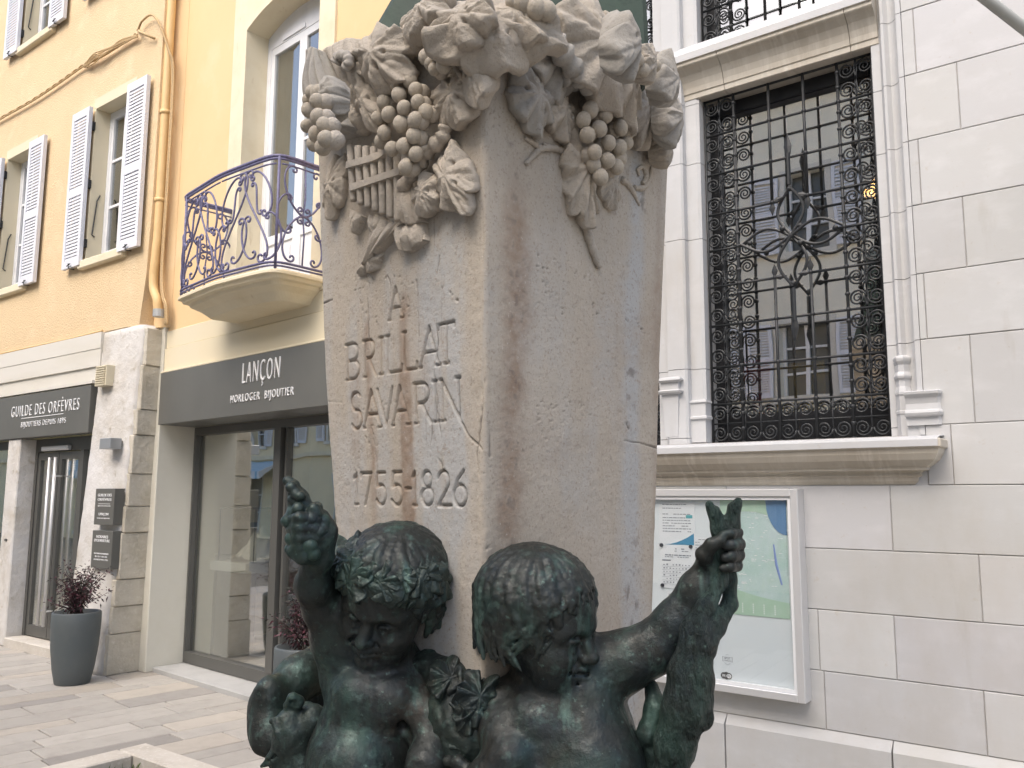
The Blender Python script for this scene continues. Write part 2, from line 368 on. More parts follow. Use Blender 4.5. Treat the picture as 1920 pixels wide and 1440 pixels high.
def sash(root, x0, x1, z0, z1, y, bars=3, paint='win_paint', glass='glass_dark'):
    f = MB(); t = .045
    f.box(x0, x0+t, y, y+.06, z0, z1).box(x1-t, x1, y, y+.06, z0, z1).box(x0+t, x1-t, y, y+.06, z0, z0+.07).box(x0+t, x1-t, y, y+.06, z1-t, z1)
    xm = (x0+x1)/2; f.box(xm-.045, xm+.045, y-.008, y+.058, z0+.07, z1-t)
    for a, b in ((x0+t, xm-.045), (xm+.045, x1-t)):
        f.box(a, a+.04, y+.004, y+.05, z0+.07, z1-t).box(b-.04, b, y+.004, y+.05, z0+.07, z1-t).box(a+.04, b-.04, y+.004, y+.05, z0+.07, z0+.13).box(a+.04, b-.04, y+.004, y+.05, z1-t-.04, z1-t)
        for i in range(1, bars+1):
            z = z0+.1+(z1-z0-.15)*i/(bars+1); f.box(a+.04, b-.04, y+.01, y+.045, z-.014, z+.014)
    fo = part(root, 'window', f, M[paint])
    part(fo, 'pane', MB().box(x0+t+.02, x1-t-.02, y+.025, y+.031, z0+.09, z1-t-.02), M[glass]); return fo
LW = [(-8.9, -8.1, 4.04, 5.74), (-11.07, -10.3, 4.02, 5.7), (-10.92, -10.06, 7.1, 8.8), (-8.9, -8.1, 7.15, 8.85)]
wl = MB(); wall_holes(wl, -14, -7.95, 3.23, 9.8, YW, YW+.24, LW)
wl.extrude([(-7.95, 3.23), (-7.735, 3.205), (-7.66, 3.7), (-7.625, 4.4), (-7.61, 9.8), (-7.95, 9.8)], 1, YW, YW+.24)
part(LB, 'wall', wl, M['rough_yellow'])
for i, (x0, x1, z0, z1) in enumerate(LW):
    rv = MB(); e = .004                                   # cream lined reveals and lintel band
    rv.box(x0-.01, x0+.012, YW-e, YW+.24, z0+.012, z1-.007).box(x1-.012, x1+.01, YW-e, YW+.24, z0+.012, z1-.007).box(x0-.0, x1, YW-e, YW+.239, z1-.006, z1+.012)
    rv.box(x0-.03, x1+.03, YW-e, YW+.02, z1+.012, z1+.11)
    part(LB, 'window_surround', rv, M['cream'])
    part(LB, 'sill', MB().box(x0-.05, x1+.05, YW-.06, YW+.24, z0-.09, z0), M['cream_stucco'], bevel=.01)
    sash(LB, x0+.014, x1-.014, z0+.002, z1-.008, YW+.155, 2)
    for side in (0, 1):
        wd = .375
        a = x0-wd+.01 if side == 0 else x1-.01
        sh = part(LB, 'shutter', shutter_mb(a, a+wd, z0-.05, z1-.0, YW-.075, YW-.035), M['shutter'])
        part(sh, 'shutter_catch', hook_mb(a+wd/2, YW-.075, z0-.03), M['iron_black'])
        for zz in (z0+.15, z0+.8, z1-.25): part(sh, 'hinge', MB().box((a+wd-.03) if side == 0 else a-.012, (a+wd+.012) if side == 0 else a+.03, YW-.034, YW-.004, zz, zz+.09), M['iron_black'])
    st = MB(); st.tube([(x0+.018, YW+.1, z0+.75), (x0+.02, YW+.07, z0+.68), (x0+.02, YW+.04, z0+.3), (x0+.02, YW+.07, z0+.28)], .007, 5)
    part(LB, 'window_stay', st, M['iron_black'])
# interior behind the upper windows
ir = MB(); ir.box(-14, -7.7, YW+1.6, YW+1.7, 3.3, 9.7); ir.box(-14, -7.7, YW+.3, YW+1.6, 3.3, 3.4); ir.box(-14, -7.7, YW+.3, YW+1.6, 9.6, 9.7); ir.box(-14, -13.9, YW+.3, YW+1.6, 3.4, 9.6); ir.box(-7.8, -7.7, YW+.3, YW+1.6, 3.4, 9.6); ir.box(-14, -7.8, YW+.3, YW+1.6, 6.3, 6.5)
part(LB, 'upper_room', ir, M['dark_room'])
# shop fascia
fa = MB(); fa.box(-14, -8.37, YW-.04, YW+.2, 3.06, 3.222).box(-14, -8.37, YW-.015, YW+.2, 2.74, 3.06).box(-14, -8.37, YW-.035, YW-.015, 2.88, 3.058)
fa.box(-14, -8.42, YW-.075, YW-.037, 2.705, 2.735)
part(LB, 'fascia', fa, M['white_fascia'])
dr = MB(); dr.tube([(-14, YW-.03, 3.226), (-11, YW-.032, 3.234), (-9, YW-.03, 3.227), (-8.37, YW-.03, 3.235)], .012, 6)
part(LB, 'drip_edge', dr, M['pipe'])
sb = part(LB, 'sign_board', MB().box(-14, -8.45, YW-.07, YW+.05, 2.215, 2.69), M['charcoal'], bevel=.004)
for txt, w_, z_, h_ in (('GUILDE DES ORFÈVRES', 1.55, 2.455, None), ('BIJOUTIERS DEPUIS 1895', 1.02, 2.315, .075)):
    me = text_mesh(txt, width=w_, height=(.152 if 'È' in txt else .075), depth=.01, bold=-.012, space=1.28); put(sb, 'lettering', me, M['letter'], (-9.43, YW-.071, z_))
part(sb, 'lettering_rule', MB().box(-9.95, -8.98, YW-.0745, YW-.0705, 2.427, 2.434), M['letter'])
# goldsmith shop front: stone post, recessed door, side window
ps = MB(); ps.box(-10.28, -9.985, YW-.05, YW+.2, 0, 2.215); part(LB, 'stone_post', ps, M['pier'], bevel=.012)
part(LB, 'bell_plate', MB().box(-10.16, -10.11, YW-.06, YW-.049, 1.1, 1.125), M['frame_grey'])
dw = MB(); y = YW+.12
for x0, x1 in ((-9.984, -9.93), (-8.95, -8.89), (-8.46, -8.4)): dw.box(x0, x1, y, y+.07, .1, 2.21)
dw.box(-9.93, -8.95, y, y+.07, 2.07, 2.21).box(-8.89, -8.46, y, y+.07, 2.07, 2.21).box(-8.89, -8.46, y, y+.07, .1, .2); df = part(LB, 'door_frame', dw, M['frame_grey']); part(df, 'side_pane', MB().box(-8.895, -8.455, y+.03, y+.036, .19, 2.08), M['glass'])
for a, b, hx in ((-9.925, -9.445, -9.5), (-9.435, -8.955, -9.37)):
    dm = MB().box(a, a+.06, y+.01, y+.055, .11, 2.06).box(b-.06, b, y+.01, y+.055, .11, 2.06).box(a+.06, b-.06, y+.01, y+.055, .11, .22).box(a+.06, b-.06, y+.01, y+.055, 1.98, 2.06)
    d = part(LB, 'door', dm, M['frame_grey']); part(d, 'pane', MB().box(a+.055, b-.055, y+.03, y+.036, .2, 1.99), M['glass'])
    part(d, 'handle', MB().tube([(hx, y-.06, .25), (hx, y-.06, 2.0)], .017, 10).tube([(hx, y+.02, .4), (hx, y-.06, .4)], .01, 6).tube([(hx, y+.02, 1.8), (hx, y-.06, 1.8)], .01, 6), M['case_metal'], smooth=True)
part(LB, 'door_closer', MB().box(-9.75, -9.15, y-.05, y-.002, 2.075, 2.125), M['case_metal'], bevel=.008)
part(LB, 'door_step', MB().box(-9.984, -8.4, YW-.06, y+.1, -.01, .098), M['kerb'], bevel=.01)
gl = MB(); gl.box(-13.9, -10.281, y, y+.06, .1, .2).box(-13.9, -10.281, y, y+.06, 2.12, 2.215).box(-10.34, -10.281, y, y+.06, .2, 2.12)
so_ = part(LB, 'shop_window', gl, M['frame_grey']); part(so_, 'pane', MB().box(-13.9, -10.34, y+.02, y+.027, .2, 2.12), M['glass'])
part(LB, 'base_course', MB().box(-14, -10.281, YW-.03, y+.1, -.01, .1), M['kerb'])
rm = MB(); rm.box(-14, -8.0, YW+3, YW+3.1, 0, 2.9).box(-14, -8.42, YW+.36, YW+3, -.02, .09).box(-14, -8.42, YW+.4, YW+3, 2.7, 2.8).box(-8.4, -8.3, YW+.35, YW+3, .0, 2.8).box(-14, -13.92, YW+.35, YW+3, 0, 2.8)
part(LB, 'shop_room', rm, M['room'])
# battered old pier: plaster front, bare stone corner
def pier():
    rs = np.random.RandomState(4); nz = 60; zs = np.linspace(0, 3.215, nz); loops = []; lo2 = []
    for i, z in enumerate(zs):
        t = 1-z/3.215; yf = YW-.012-.17*t**1.1; xl = -8.385-.03*t; xr = -7.57-.09*t+.012*math.sin(z*7)*rs.rand(); j = (rs.rand(6)-.5)*.014
        if z < .35: yf += .05*(1-z/.35)*rs.rand(); 
        loops.append([(xl, YW+.24, z), (xl, yf+.02, z), (xl+.02, yf+j[0]*.4, z), ((xl+xr)/2, yf+j[1]*.4, z), (xr-.1, yf+j[2]*.6, z), (xr-.045-.02*rs.rand(), yf+.02+j[3], z), (xr-.045, YW+.24, z)])
    pr = part(LB, 'pier', MB().loft(loops), M['pier'], smooth=True)
    z = 0.0
    q = MB()
    while z < 3.15:
        h = min(rs.choice([.24, .3, .36, .42]), 3.205-z); t = 1-(z+h/2)/3.215; yf = YW+.003-.165*t**1.1; xr = -7.57-.09*t
        b = MB().box(xr-.2-.03*rs.rand(), xr-.004*rs.rand()-.002, yf+.012*rs.rand(), YW+.225, z+.002, z+h-.002); q.add(b.v, b.f); z += h
    part(pr, 'quoin_stones', q, M['pier_stone'], bevel=.006)
pier()

# ================================================================ watchmaker's building, turned a little
AZ2 = R(-4.9); O2 = np.array([-7.6, 4.4, 0.]); E1 = np.array([math.cos(AZ2), math.sin(AZ2), 0]); N2 = np.array([math.sin(AZ2), -math.cos(AZ2), 0])
WB = empty('shop_building', 'smooth yellow building with iron balcony above the watchmaker and jeweller shop', 'building', O2, AZ2)
def l2(s, y, z): return tuple(O2+E1*s-N2*y+np.array([0, 0, z]))
wl = MB(); ys = -.01
OX0, OX1, OZ0, OZ1 = 1.31, 2.45, 3.16, 5.76
wall_holes(wl, -.16, 4.85, 3.16, 9.8, ys, ys+.3, [(OX0, OX1, OZ0, 5.95)])
part(WB, 'wall', wl, M['smooth_yellow'])
part(WB, 'wall_corner', MB().extrude([(-.03, -.1), (.13, ys-.002), (-.15, .2), (-.15, -.06)], 2, 3.2, 9.8), M['smooth_yellow'])
def arch(x): t = (x-(OX0+OX1)/2)/((OX1-OX0)/2); return OZ1+.13*(1-t*t)
xs = np.linspace(OX0, OX1, 25)
sr = MB()
for a, b in ((1.09, OX0+.005), (OX1-.005, 2.66)): sr.box(a, b, ys-.022, ys+.26, OZ0, OZ1)
top = [(1.09, OZ1), (OX0, OZ1)]+[(x, arch(x)) for x in xs[1:-1]]+[(OX1, OZ1), (2.66, OZ1), (2.66, 6.2), (1.09, 6.2)]
for i in range(len(xs)-1):
    sr.extrude([(xs[i], arch(xs[i])), (xs[i+1], arch(xs[i+1])), (xs[i+1], 6.2), (xs[i], 6.2)], 1, ys-.022, ys+.26)
sr.box(1.09, OX0, ys-.022, ys+.26, OZ1, 6.2).box(OX1, 2.66, ys-.022, ys+.26, OZ1, 6.2)
part(WB, 'window_surround', sr, M['cream_stucco'])
fr = MB(); y = ys+.2
xa, xb, zb = OX0+.006, OX1-.006, OZ0+.08
fr.box(xa, xa+.06, y, y+.06, zb, 5.74).box(xb-.06, xb, y, y+.06, zb, 5.74).box(xa+.06, xb-.06, y, y+.06, 5.64, 5.74).box(xa, xb, y+.002, y+.05, 5.74, 5.93).box(xa, xb, y-.0, y+.06, OZ0, zb)
fr.box(xa+.25, xa+.6, y-.012, y-.002, 5.655, 5.695)
fo = part(WB, 'balcony_window', fr, M['win_paint'])
xm = (xa+xb)/2
for a, b in ((xa+.06, xm), (xm, xb-.06)):
    f = MB(); f.box(a, a+.055, y+.005, y+.05, zb, 5.64).box(b-.055, b, y+.005, y+.05, zb, 5.64).box(a+.055, b-.055, y+.005, y+.05, zb, zb+.09).box(a+.055, b-.055, y+.005, y+.05, 5.57, 5.64).box(a+.055, b-.055, y+.005, y+.05, 3.78, 3.86)
    f.box(a+.055, b-.055, y+.02, y+.04, zb+.09, 3.78).box(a+.1, b-.1, y+.012, y+.02, zb+.14, 3.73)
    f.box(a+.055, b-.055, y+.012, y+.042, 4.62, 4.645) if a > xm-.01 else None
    ff = part(fo, 'casement', f, M['win_paint'])
    part(fo, 'pane', MB().box(a+.05, b-.05, y+.022, y+.027, 3.85, 5.58), M['glass_dark'])
cu = MB(); pts = [(a, y+.09+.012*math.sin(a*70)) for a in np.linspace(xa+.08, xm-.1, 40)]
cu.loft([[(p[0], p[1], z) for p in pts] for z in (3.3, 5.6)], cap=False, closed=False)
part(WB, 'curtain', cu, mat('grey_net_curtain', (.3, .31, .27), .9))
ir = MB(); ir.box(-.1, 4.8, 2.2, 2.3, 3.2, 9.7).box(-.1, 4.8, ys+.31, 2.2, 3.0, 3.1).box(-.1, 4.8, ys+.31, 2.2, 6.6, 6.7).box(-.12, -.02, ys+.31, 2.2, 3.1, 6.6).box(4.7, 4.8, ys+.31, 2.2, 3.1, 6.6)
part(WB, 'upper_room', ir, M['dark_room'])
fa = MB(); fa.box(.08, 4.85, -.022, .3, 2.99, 3.158).box(.08, 4.85, -.036, .3, 2.762, 2.985)
fa.box(.1, 4.85, -.075, .05, 2.745, 2.762); part(WB, 'fascia', fa, M['cream'], bevel=.003)
sb = part(WB, 'sign_board', MB().box(.12, 4.85, -.08, .3, 2.255, 2.743), M['charcoal'], bevel=.004)
def l2px(x, y_, out=.08):
    p = on_plane(x, y_, O2+N2*out, N2)-O2; return p@E1, p[2]
for txt, xl, xr, yl, yr, h in (('LANÇON', 455, 525, 720, 711, .17), ('HORLOGER  BIJOUTIER', 433, 551, 761, 745, .085)):
    s0, z0 = l2px(xl, yl); s1, z1 = l2px(xr, yr)
    me = text_mesh(txt, width=s1-s0, height=h*(1.25 if 'Ç' in txt else 1), depth=.014, bold=-.012, space=1.28)
    put(sb, 'lettering', me, M['letter'], ((s0+s1)/2, -.0815, (z0+z1)/2-(.034 if 'Ç' in txt else 0)))
pl = MB(); pl.box(-.12, .075, -.045, .34, .0, 3.3); part(WB, 'pilaster', pl, M['pilaster'], bevel=.006)
rg = MB(); rs_ = np.random.RandomState(8); zs = np.linspace(0, 2.25, 40)
rg.loft([[(-.03, .33, z), (.0+.02*rs_.rand(), .27+.03*rs_.rand(), z), (.05, .33, z)] for z in zs]); part(WB, 'raw_masonry_edge', rg, M['pier_stone'])
y = .34
fm = MB(); e = .07
fm.box(-.02+.05, .1, y-.03, y+.05, .05, 2.255).box(.1, 4.8, y-.03, y+.05, .05, .15).box(.1, 4.8, y-.03, y+.05, 2.18, 2.255)
for x in (1.5, 3.0, 4.75): fm.box(x, x+.1, y-.04, y+.05, .15, 2.18)
fm.box(1.63, 1.66, y-.01, y+.05, .15, 2.18)
sw = part(WB, 'shop_window', fm, M['frame_grey'])
for a, b in ((.1, 1.5), (1.66, 3.0), (3.1, 4.75)): part(sw, 'pane', MB().box(a, b, y+.02, y+.027, .15, 2.18), M['glass'])
part(WB, 'threshold', MB().box(.08, 4.8, .02, y+.1, -.01, .045), mat('grey_threshold_stone', (.42, .42, .41), .8, var=[(5, (.36, .36, .35), .45, .7)], bump=[(40, .2, .004)]), bevel=.008)
part(WB, 'wall_below_floor', MB().box(-.1, .05, .345, .6, 0, 3.1), M['room'])
rm = MB(); rm.box(-2.0, 5, 3.2, 3.3, 0, 3).box(-2.0, 4.85, .42, 3.2, 2.45, 2.55).box(-2.05, -1.98, .6, 3.2, 0, 3).box(4.86, 4.95, .4, 3.2, 0, 3).box(-2, -.1, .55, .62, 0, 3)
part(WB, 'shop_room', rm, M['room']); part(WB, 'shop_floor', MB().box(-2, 4.85, .44, 3.2, -.02, .045), M['room_floor'])
part(WB, 'room_pillar', MB().box(-.75, -.3, 1.9, 2.2, .05, 2.44), M['room'])

# balcony: slab and railing are parts of the building
def bal_line(off=0., zz=0., n=9):
    """serpentine plan outline of the balcony, from the wall round the front and back to the wall"""
    x0, x1, d, r = 1.2+off, 2.62-off, .47-off, .16
    P = [(x0, ys)]
    P += [(x0+.0, ys-.1), (x0-.01, ys-(d-.06)), (x0+.03, ys-d+.012)]
    P += [(x0+.1, ys-d-.005), (x0+.4, ys-d-.03), ((x0+x1)/2, ys-d-.05), (x1-.4, ys-d-.03), (x1-.12, ys-d)]
    P += [(x1-.03, ys-d+.04), (x1, ys-d+.13), (x1, ys-.1), (x1, ys)]
    return [(a, b, zz) for a, b in P]
sl_ = MB(); prof = [(.0, 3.245), (-.012, 3.232), (-.012, 3.212), (.01, 3.203), (.018, 3.182), (.05, 3.174), (.062, 3.15), (.12, 3.115), (.18, 3.06)]
loops = [[(p[0], p[1], z) for p in smooth_path(bal_line(o, z), 4)] for o, z in prof]
sl_.loft(loops); bal = part(WB, 'balcony_slab', sl_, M['cream_stucco'])
bz0, bz1 = 3.29, 4.1
plan = smooth_path(bal_line(0), 8); seg = np.concatenate([[0], np.cumsum(np.linalg.norm(np.diff(plan[:, :2], axis=0), axis=1))]); TOT = seg[-1]
def onplan(t, z, out=0.):
    x = np.interp(t, seg, plan[:, 0]); yy = np.interp(t, seg, plan[:, 1]); return (x, yy, z)
rl = MB()
for z, r in ((bz1, .014), (bz1-.022, .01), (bz0, .01), (bz0-.025, .008)): rl.tube([onplan(t, z) for t in np.linspace(0, TOT, 60)], r, 6)
c1 = .47; c2 = TOT-.43
for t in (.0, c1+.06, c2, TOT): rl.tube([onplan(t, bz0-.05), onplan(t, bz1)], .012, 6)
def wrought(mb, poly, r=.0085):
    mb.tube([onplan(max(0, min(TOT, p[0])), p[1]) for p in poly], r, 6)
def panel(mb, a, b, rich=True):
    wd = b-a; H = bz1-bz0-.07; z0 = bz0+.01
    def Q(u, v): return (a+u*wd, z0+v*H)
    def S(p, q, kind, m=1, turns=2., pw=5): wrought(mb, scroll(Q(*p), Q(*q), kind, turns*2.1, 4, 64, m))
    mb.tube([onplan(t, z0+H) for t in np.linspace(a, b, 10)], .007, 5)
    if rich:
        S((.1, .02), (.5, .98), 'S', 1); S((.9, .02), (.5, .98), 'S', -1); S((.05, .5), (.33, .98), 'C', -1); S((.95, .5), (.67, .98), 'C', 1)
        S((.02, .02), (.02, .5), 'C', -1); S((.98, .02), (.98, .5), 'C', 1); S((.36, .05), (.5, .5), 'C', 1, 1.6); S((.64, .05), (.5, .5), 'C', -1, 1.6)
        S((.22, .5), (.36, .86), 'S', -1, 1.8); S((.78, .5), (.64, .86), 'S', 1, 1.8)
    else:
        S((.1, .04), (.5, .52), 'C', -1); S((.9, .04), (.5, .52), 'C', 1); S((.1, .98), (.5, .5), 'C', 1); S((.9, .98), (.5, .5), 'C', -1)
        S((.08, .3), (.08, .7), 'C', -1); S((.92, .3), (.92, .7), 'C', 1)
        wrought(mb, [Q(.5, 0), Q(.52, .3), Q(.48, .5), Q(.52, .7), Q(.5, 1)], .007)
rails = part(WB, 'balcony_railing', rl, M['iron_blue'], smooth=True)
sc_ = MB(); panel(sc_, .02, c1-.02, False); panel(sc_, c1+.03, c1+.03+(c2-c1)/2-.03); panel(sc_, c1+(c2-c1)/2+.03, c2-.02); panel(sc_, c2+.02, TOT-.02, False)
part(rails, 'scrollwork', sc_, M['iron_blue'], smooth=True)

# ---------------------------------------------------------------- things fixed to the two shops
def thing_mesh(name, mb, m, label, cat, group=None, loc=(0, 0, 0), rz=0, bevel=0, smooth=False):
    o = mb.build(name, m, None, smooth, bevel); o.location = loc; o.rotation_euler = (0, 0, rz); return tag(o, label, cat, group)
# rain pipe in the corner
p0 = l2px(307, 0, .1); 
pts = [(-.06, -.07, 9.5), (-.06, -.07, 6.5), (-.055, -.07, 4.3), (-.06, -.075, 3.95), (-.07, -.08, 3.7), (-.05, -.08, 3.56), (.02, -.075, 3.45), (.035, -.07, 3.36), (.035, -.07, 3.29)]
pm = MB().tube([l2(p[0]+.07, p[1]-.07, p[2]) for p in smooth_path(pts, 5)], .042, 14)
for z in (5.35, 4.45, 6.6): pm.tube([l2(.012, -.14, z-.02), l2(.012, -.14, z+.02)], .05, 14)
dp = pm.build('drainpipe', M['pipe'], None, True); dp.location = l2(0, 0, 0); dp.data.transform(Matrix.Translation(-Vector(l2(0, 0, 0)))); tag(dp, 'yellow painted rain pipe running down the corner between the two yellow walls', 'drainpipe')
part(dp, 'pipe_collar', MB().tube([(.105, -.14, 3.28), (.105, -.14, 3.35)], .055, 14), mat('zinc', (.45, .46, .46), .5, metal=.4))
# cables
cb = MB()
def Lp(x, y_, out=.03): return on_plane(x, y_, (0, YW-out, 0), (0, 1, 0))
run = [Lp(*p) for p in ((-40, 250), (0, 224), (60, 190), (110, 157), (160, 122), (185, 110), (215, 92), (255, 66))]
for k in range(3):
    q = smooth_path(run, 14); t = np.linspace(0, 60, len(q)); q = q+np.stack([np.cos(t+k*2.1)*.011, -np.abs(np.sin(t+k*2.1))*.011, np.sin(t+k*2.1)*.014], 1); cb.tube(q, .009, 5)
rnd = random.Random(2)
for k in range(7):                                  # the bundle of loose loops
    q = smooth_path([Lp(160+rnd.uniform(-4, 4), 122+rnd.uniform(-4, 6), .04), Lp(178+rnd.uniform(-3, 3), 108+rnd.uniform(-7, 10), .07), Lp(192+rnd.uniform(-3, 3), 96+rnd.uniform(-7, 10), .07), Lp(225+rnd.uniform(-6, 6), 74+rnd.uniform(-3, 9), .05), Lp(258, 66+rnd.uniform(-3, 3), .05)], 8); cb.tube(q, .007, 5)
for k in range(2):
    q = smooth_path([Lp(258, 58, .05), Lp(268, 38, .05), Lp(290, 31, .06), l2(.05+.03*k, -.17, 6.0-.03*k), l2(.075+.03*k, -.12, 5.7), l2(.07+.03*k, -.11, 4.6), l2(.06+.03*k, -.11, 3.8), l2(.11+.03*k, -.11, 3.5), l2(.17+.03*k, -.1, 3.38), l2(.18+.03*k, -.09, 3.2)], 8); cb.tube(q, .011, 6)
cb.tube([Lp(258, 55, .0), Lp(262, 60, .09), Lp(290, 72, .03)], .014, 5)
co = cb.build('wall_cable', M['cable'], None, True); tag(co, 'tan cable bundle slung across the roughcast wall to the rain pipe', 'cable')
# pier fittings
Y_P = 4.06
def pxbox(x0, y0, x1, y1, yf, th):
    a = on_plane(x0, y0, (0, yf, 0), (0, 1, 0)); b = on_plane(x1, y1, (0, yf, 0), (0, 1, 0)); return (min(a[0], b[0]), max(a[0], b[0]), yf, yf+th, min(a[2], b[2]), max(a[2], b[2]))
b = pxbox(180, 687, 198, 722, 4.09, .1)
v = MB(); v.box(*b)
for i in range(9): z = b[4]+(b[5]-b[4])*(i+.5)/9; v.box(b[0]+.02, b[1]-.02, b[2]-.012, b[2]-.001, z-.009, z+.004)
thing_mesh('vent_box', v, mat('cream_plastic', (.62, .56, .42), .6), 'cream louvred vent box at the end of the goldsmith shop fascia', 'vent', bevel=.002)
b = pxbox(187, 822, 206, 841, 4.0, .13)
wlp = empty('wall_lamp', 'small square grey downlight on the pale stone pier', 'lamp', ((b[0]+b[1])/2, 4.1, b[4]))
lm = MB().box(b[0], b[1], b[2], b[3]-.02, b[4], b[5]).mesh('housing', False, .004); lm.transform(Matrix.Translation(-wlp.location)); link('housing', lm, mat('satin_aluminium', (.4, .42, .44), .4, metal=.5), wlp)
lm = MB().box(b[0]+.03, b[1]-.03, b[3]-.02, b[3]+.03, b[4]+.02, b[5]-.02).mesh('wall_plate'); lm.transform(Matrix.Translation(-wlp.location)); link('wall_plate', lm, M['frame_grey'], wlp)
def plaque(px, lines, label):
    yf = 4.0+.05*(1-0); b = pxbox(*px, yf-.02, .05); W_ = b[1]-b[0]; H_ = b[5]-b[4]
    root = empty('shop_plaque', label, 'sign', ((b[0]+b[1])/2, b[3], b[4]))
    me = MB().box(-W_/2, W_/2, -.05, .05, 0, H_).mesh('panel', False, .003); link('panel', me, M['charcoal'], root)
    for txt, wf, zf, hf in lines:
        if txt == '-': mm = MB().box(-W_*wf/2, W_*wf/2, -.0535, -.0505, H_*zf, H_*zf+.004).mesh('rule'); link('rule', mm, M['letter'], root); continue
        me = text_mesh(txt, width=W_*wf, height=H_*hf, depth=.003, bold=.003); o = link('lettering', me, M['letter'], root); o.location = (0, -.0508, H_*zf)
plaque((180, 916, 211, 985), [('GUILDE DES', .72, .78, .075), ('ORFÈVRES', .72, .66, .09), ('-', .6, .57, 0), ('BIJOUTIERS DEPUIS 1895', .66, .5, .03), ('LANÇON', .5, .24, .09), ('HORLOGER BIJOUTIER', .66, .16, .035)], 'upper charcoal plaque on the pale pier naming the goldsmith guild')
plaque((174, 994, 207, 1068), [('HORAIRES', .58, .8, .075), ("D'OUVERTURE", .76, .7, .075), ('DU MARDI AU VENDREDI', .7, .37, .04), ('9H-12H / 14H-19H', .6, .29, .04), ('SAMEDI 9H-19H', .7, .21, .04)], 'lower charcoal plaque on the pale pier listing opening hours')

# planters with dark red shrubs
def planter(loc, plabel, slabel, seed):
    r = .195; H = .6
    prof = [(0.1, 0), (.135, 0), (.142, .01), (.165, .12), (.188, .3), (r+.003, .48), (r+.002, .59), (r-.004, H), (r-.022, H), (r-.026, .56), (.0005, .55)]
    o = MB().lathe(prof, n=40).build('planter', M['planter'], None, True); o.location = loc; tag(o, plabel, 'planter', 'slate planters at the shop fronts')
    so2 = MB().lathe([(.001, .555), (r-.03, .556), (r-.03, .552), (.001, .551)], n=20).build('potting_soil', M['soil'], o)
    rnd = random.Random(seed)
    root = empty('potted_shrub', slabel, 'shrub', (loc[0], loc[1], loc[2]+.556), 0, 'shrubs in the slate planters')
    st = MB(); tips = []
    for i in range(34):
        a = rnd.random()*6.283; sp = rnd.uniform(.05, .27); h = rnd.uniform(.16, .44)*(1.12-sp*1.3)
        p = smooth_path([(rnd.gauss(0, .03), rnd.gauss(0, .03), 0), (math.cos(a)*sp*.35, math.sin(a)*sp*.35, h*.55), (math.cos(a)*sp, math.sin(a)*sp, h)], 5)
        st.tube(p, np.linspace(.005, .0018, len(p)), 4)
        for t in (.45, .6, .75, .88, 1.): tips.append(p[int(t*(len(p)-1))])
    lf = [MB(), MB()]
    for p in tips:
        for k in range(rnd.randint(8, 13)):
            d = Vector((rnd.gauss(0, 1), rnd.gauss(0, 1), rnd.gauss(.25, .7))).normalized(); c = Vector(p)+d*rnd.uniform(.004, .06)
            q = d.orthogonal().normalized(); q.rotate(Matrix.Rotation(rnd.random()*6.28, 4, d)); L = rnd.uniform(.022, .042); wd = L*.2; n = d.cross(q)
            tip = c+d*L-Vector((0, 0, L*.25))
            lf[rnd.random() < .3].add([c, c+d*L*.45+q*wd+n*.002, tip, c+d*L*.45-q*wd+n*.002], [(0, 1, 2), (0, 2, 3)])
    link('stem', st.mesh('stem'), mat('dark_twig', (.05, .03, .025), .8), root)
    link('foliage', lf[0].mesh('foliage'), mat('dark_red_leaf', (.055, .028, .032), .55, var=[(9, (.03, .035, .024), .4, .65)]), root)
    link('red_foliage', lf[1].mesh('red_foliage'), mat('wine_leaf', (.1, .03, .045), .5), root)
planter((-7.62, 3.74, 0), 'dark slate planter against the foot of the pale pier', 'dark red leafy shrub in the planter by the pier', 5)
q2 = at_depth(570, 1225, 5.75); planter((q2[0], q2[1], 0), 'dark slate planter half hidden behind the bronze child', 'purple leaved shrub showing beside the raised bronze arm', 9)

# window display
dt = empty('display_counter', 'white topped dark counter behind the watchmaker shop glass', 'counter', l2(.15, .85, .045), AZ2)
link('counter_top', MB().box(-.82, .55, -.3, .3, .84, .93).mesh('counter_top', False, .004), mat('white_laminate', (.82, .82, .78), .4), dt)
link('pedestal', MB().box(-.7, -.1, -.22, .22, 0, .838).mesh('pedestal'), mat('charcoal_laminate', (.05, .055, .05), .5), dt)
rs_ = np.random.RandomState(12)
g = 40; xs = np.linspace(-.3, .3, g); Y_, X_ = np.meshgrid(xs*.7, xs); Zh = .26*np.exp(-((X_-.05)**2/.03+(Y_)**2/.02))+.12*np.exp(-((X_+.12)**2/.02+(Y_-.03)**2/.03))+.03*np.sin(X_*50+Y_*30)*np.exp(-(X_**2+Y_**2)/.05)+.004
k = (np.arange(g-1)[:, None]*g+np.arange(g-1)).ravel()
dr = link('display_cloth', arr_mesh('display_cloth', np.stack([X_, Y_, Zh], -1).reshape(-1, 3), np.stack([k, k+g, k+g+1, k+1], 1)), mat('white_display_cloth', (.85, .82, .74), .7)); dr.location = l2(.45, .85, .977); dr.rotation_euler = (0, 0, AZ2)
tag(dr, 'heaped white display cloth on the shop counter', 'display cloth')
cs = MB(); 
for x in (-.32, .32):
    for yy in (-.2, .2): cs.box(x-.004, x+.004, yy-.004, yy+.004, 0, .5)
for yy in (-.2, .2): cs.box(-.32, .32, yy-.004, yy+.004, .5, .508)
for x in (-.32, .32): cs.box(x-.004, x+.004, -.196, .196, .5, .508)
o = cs.build('glass_case_frame', M['iron_black']); o.location = l2(.35, .85, .976); o.rotation_euler = (0, 0, AZ2); tag(o, 'thin black display case frame standing over the white cloth', 'display case')
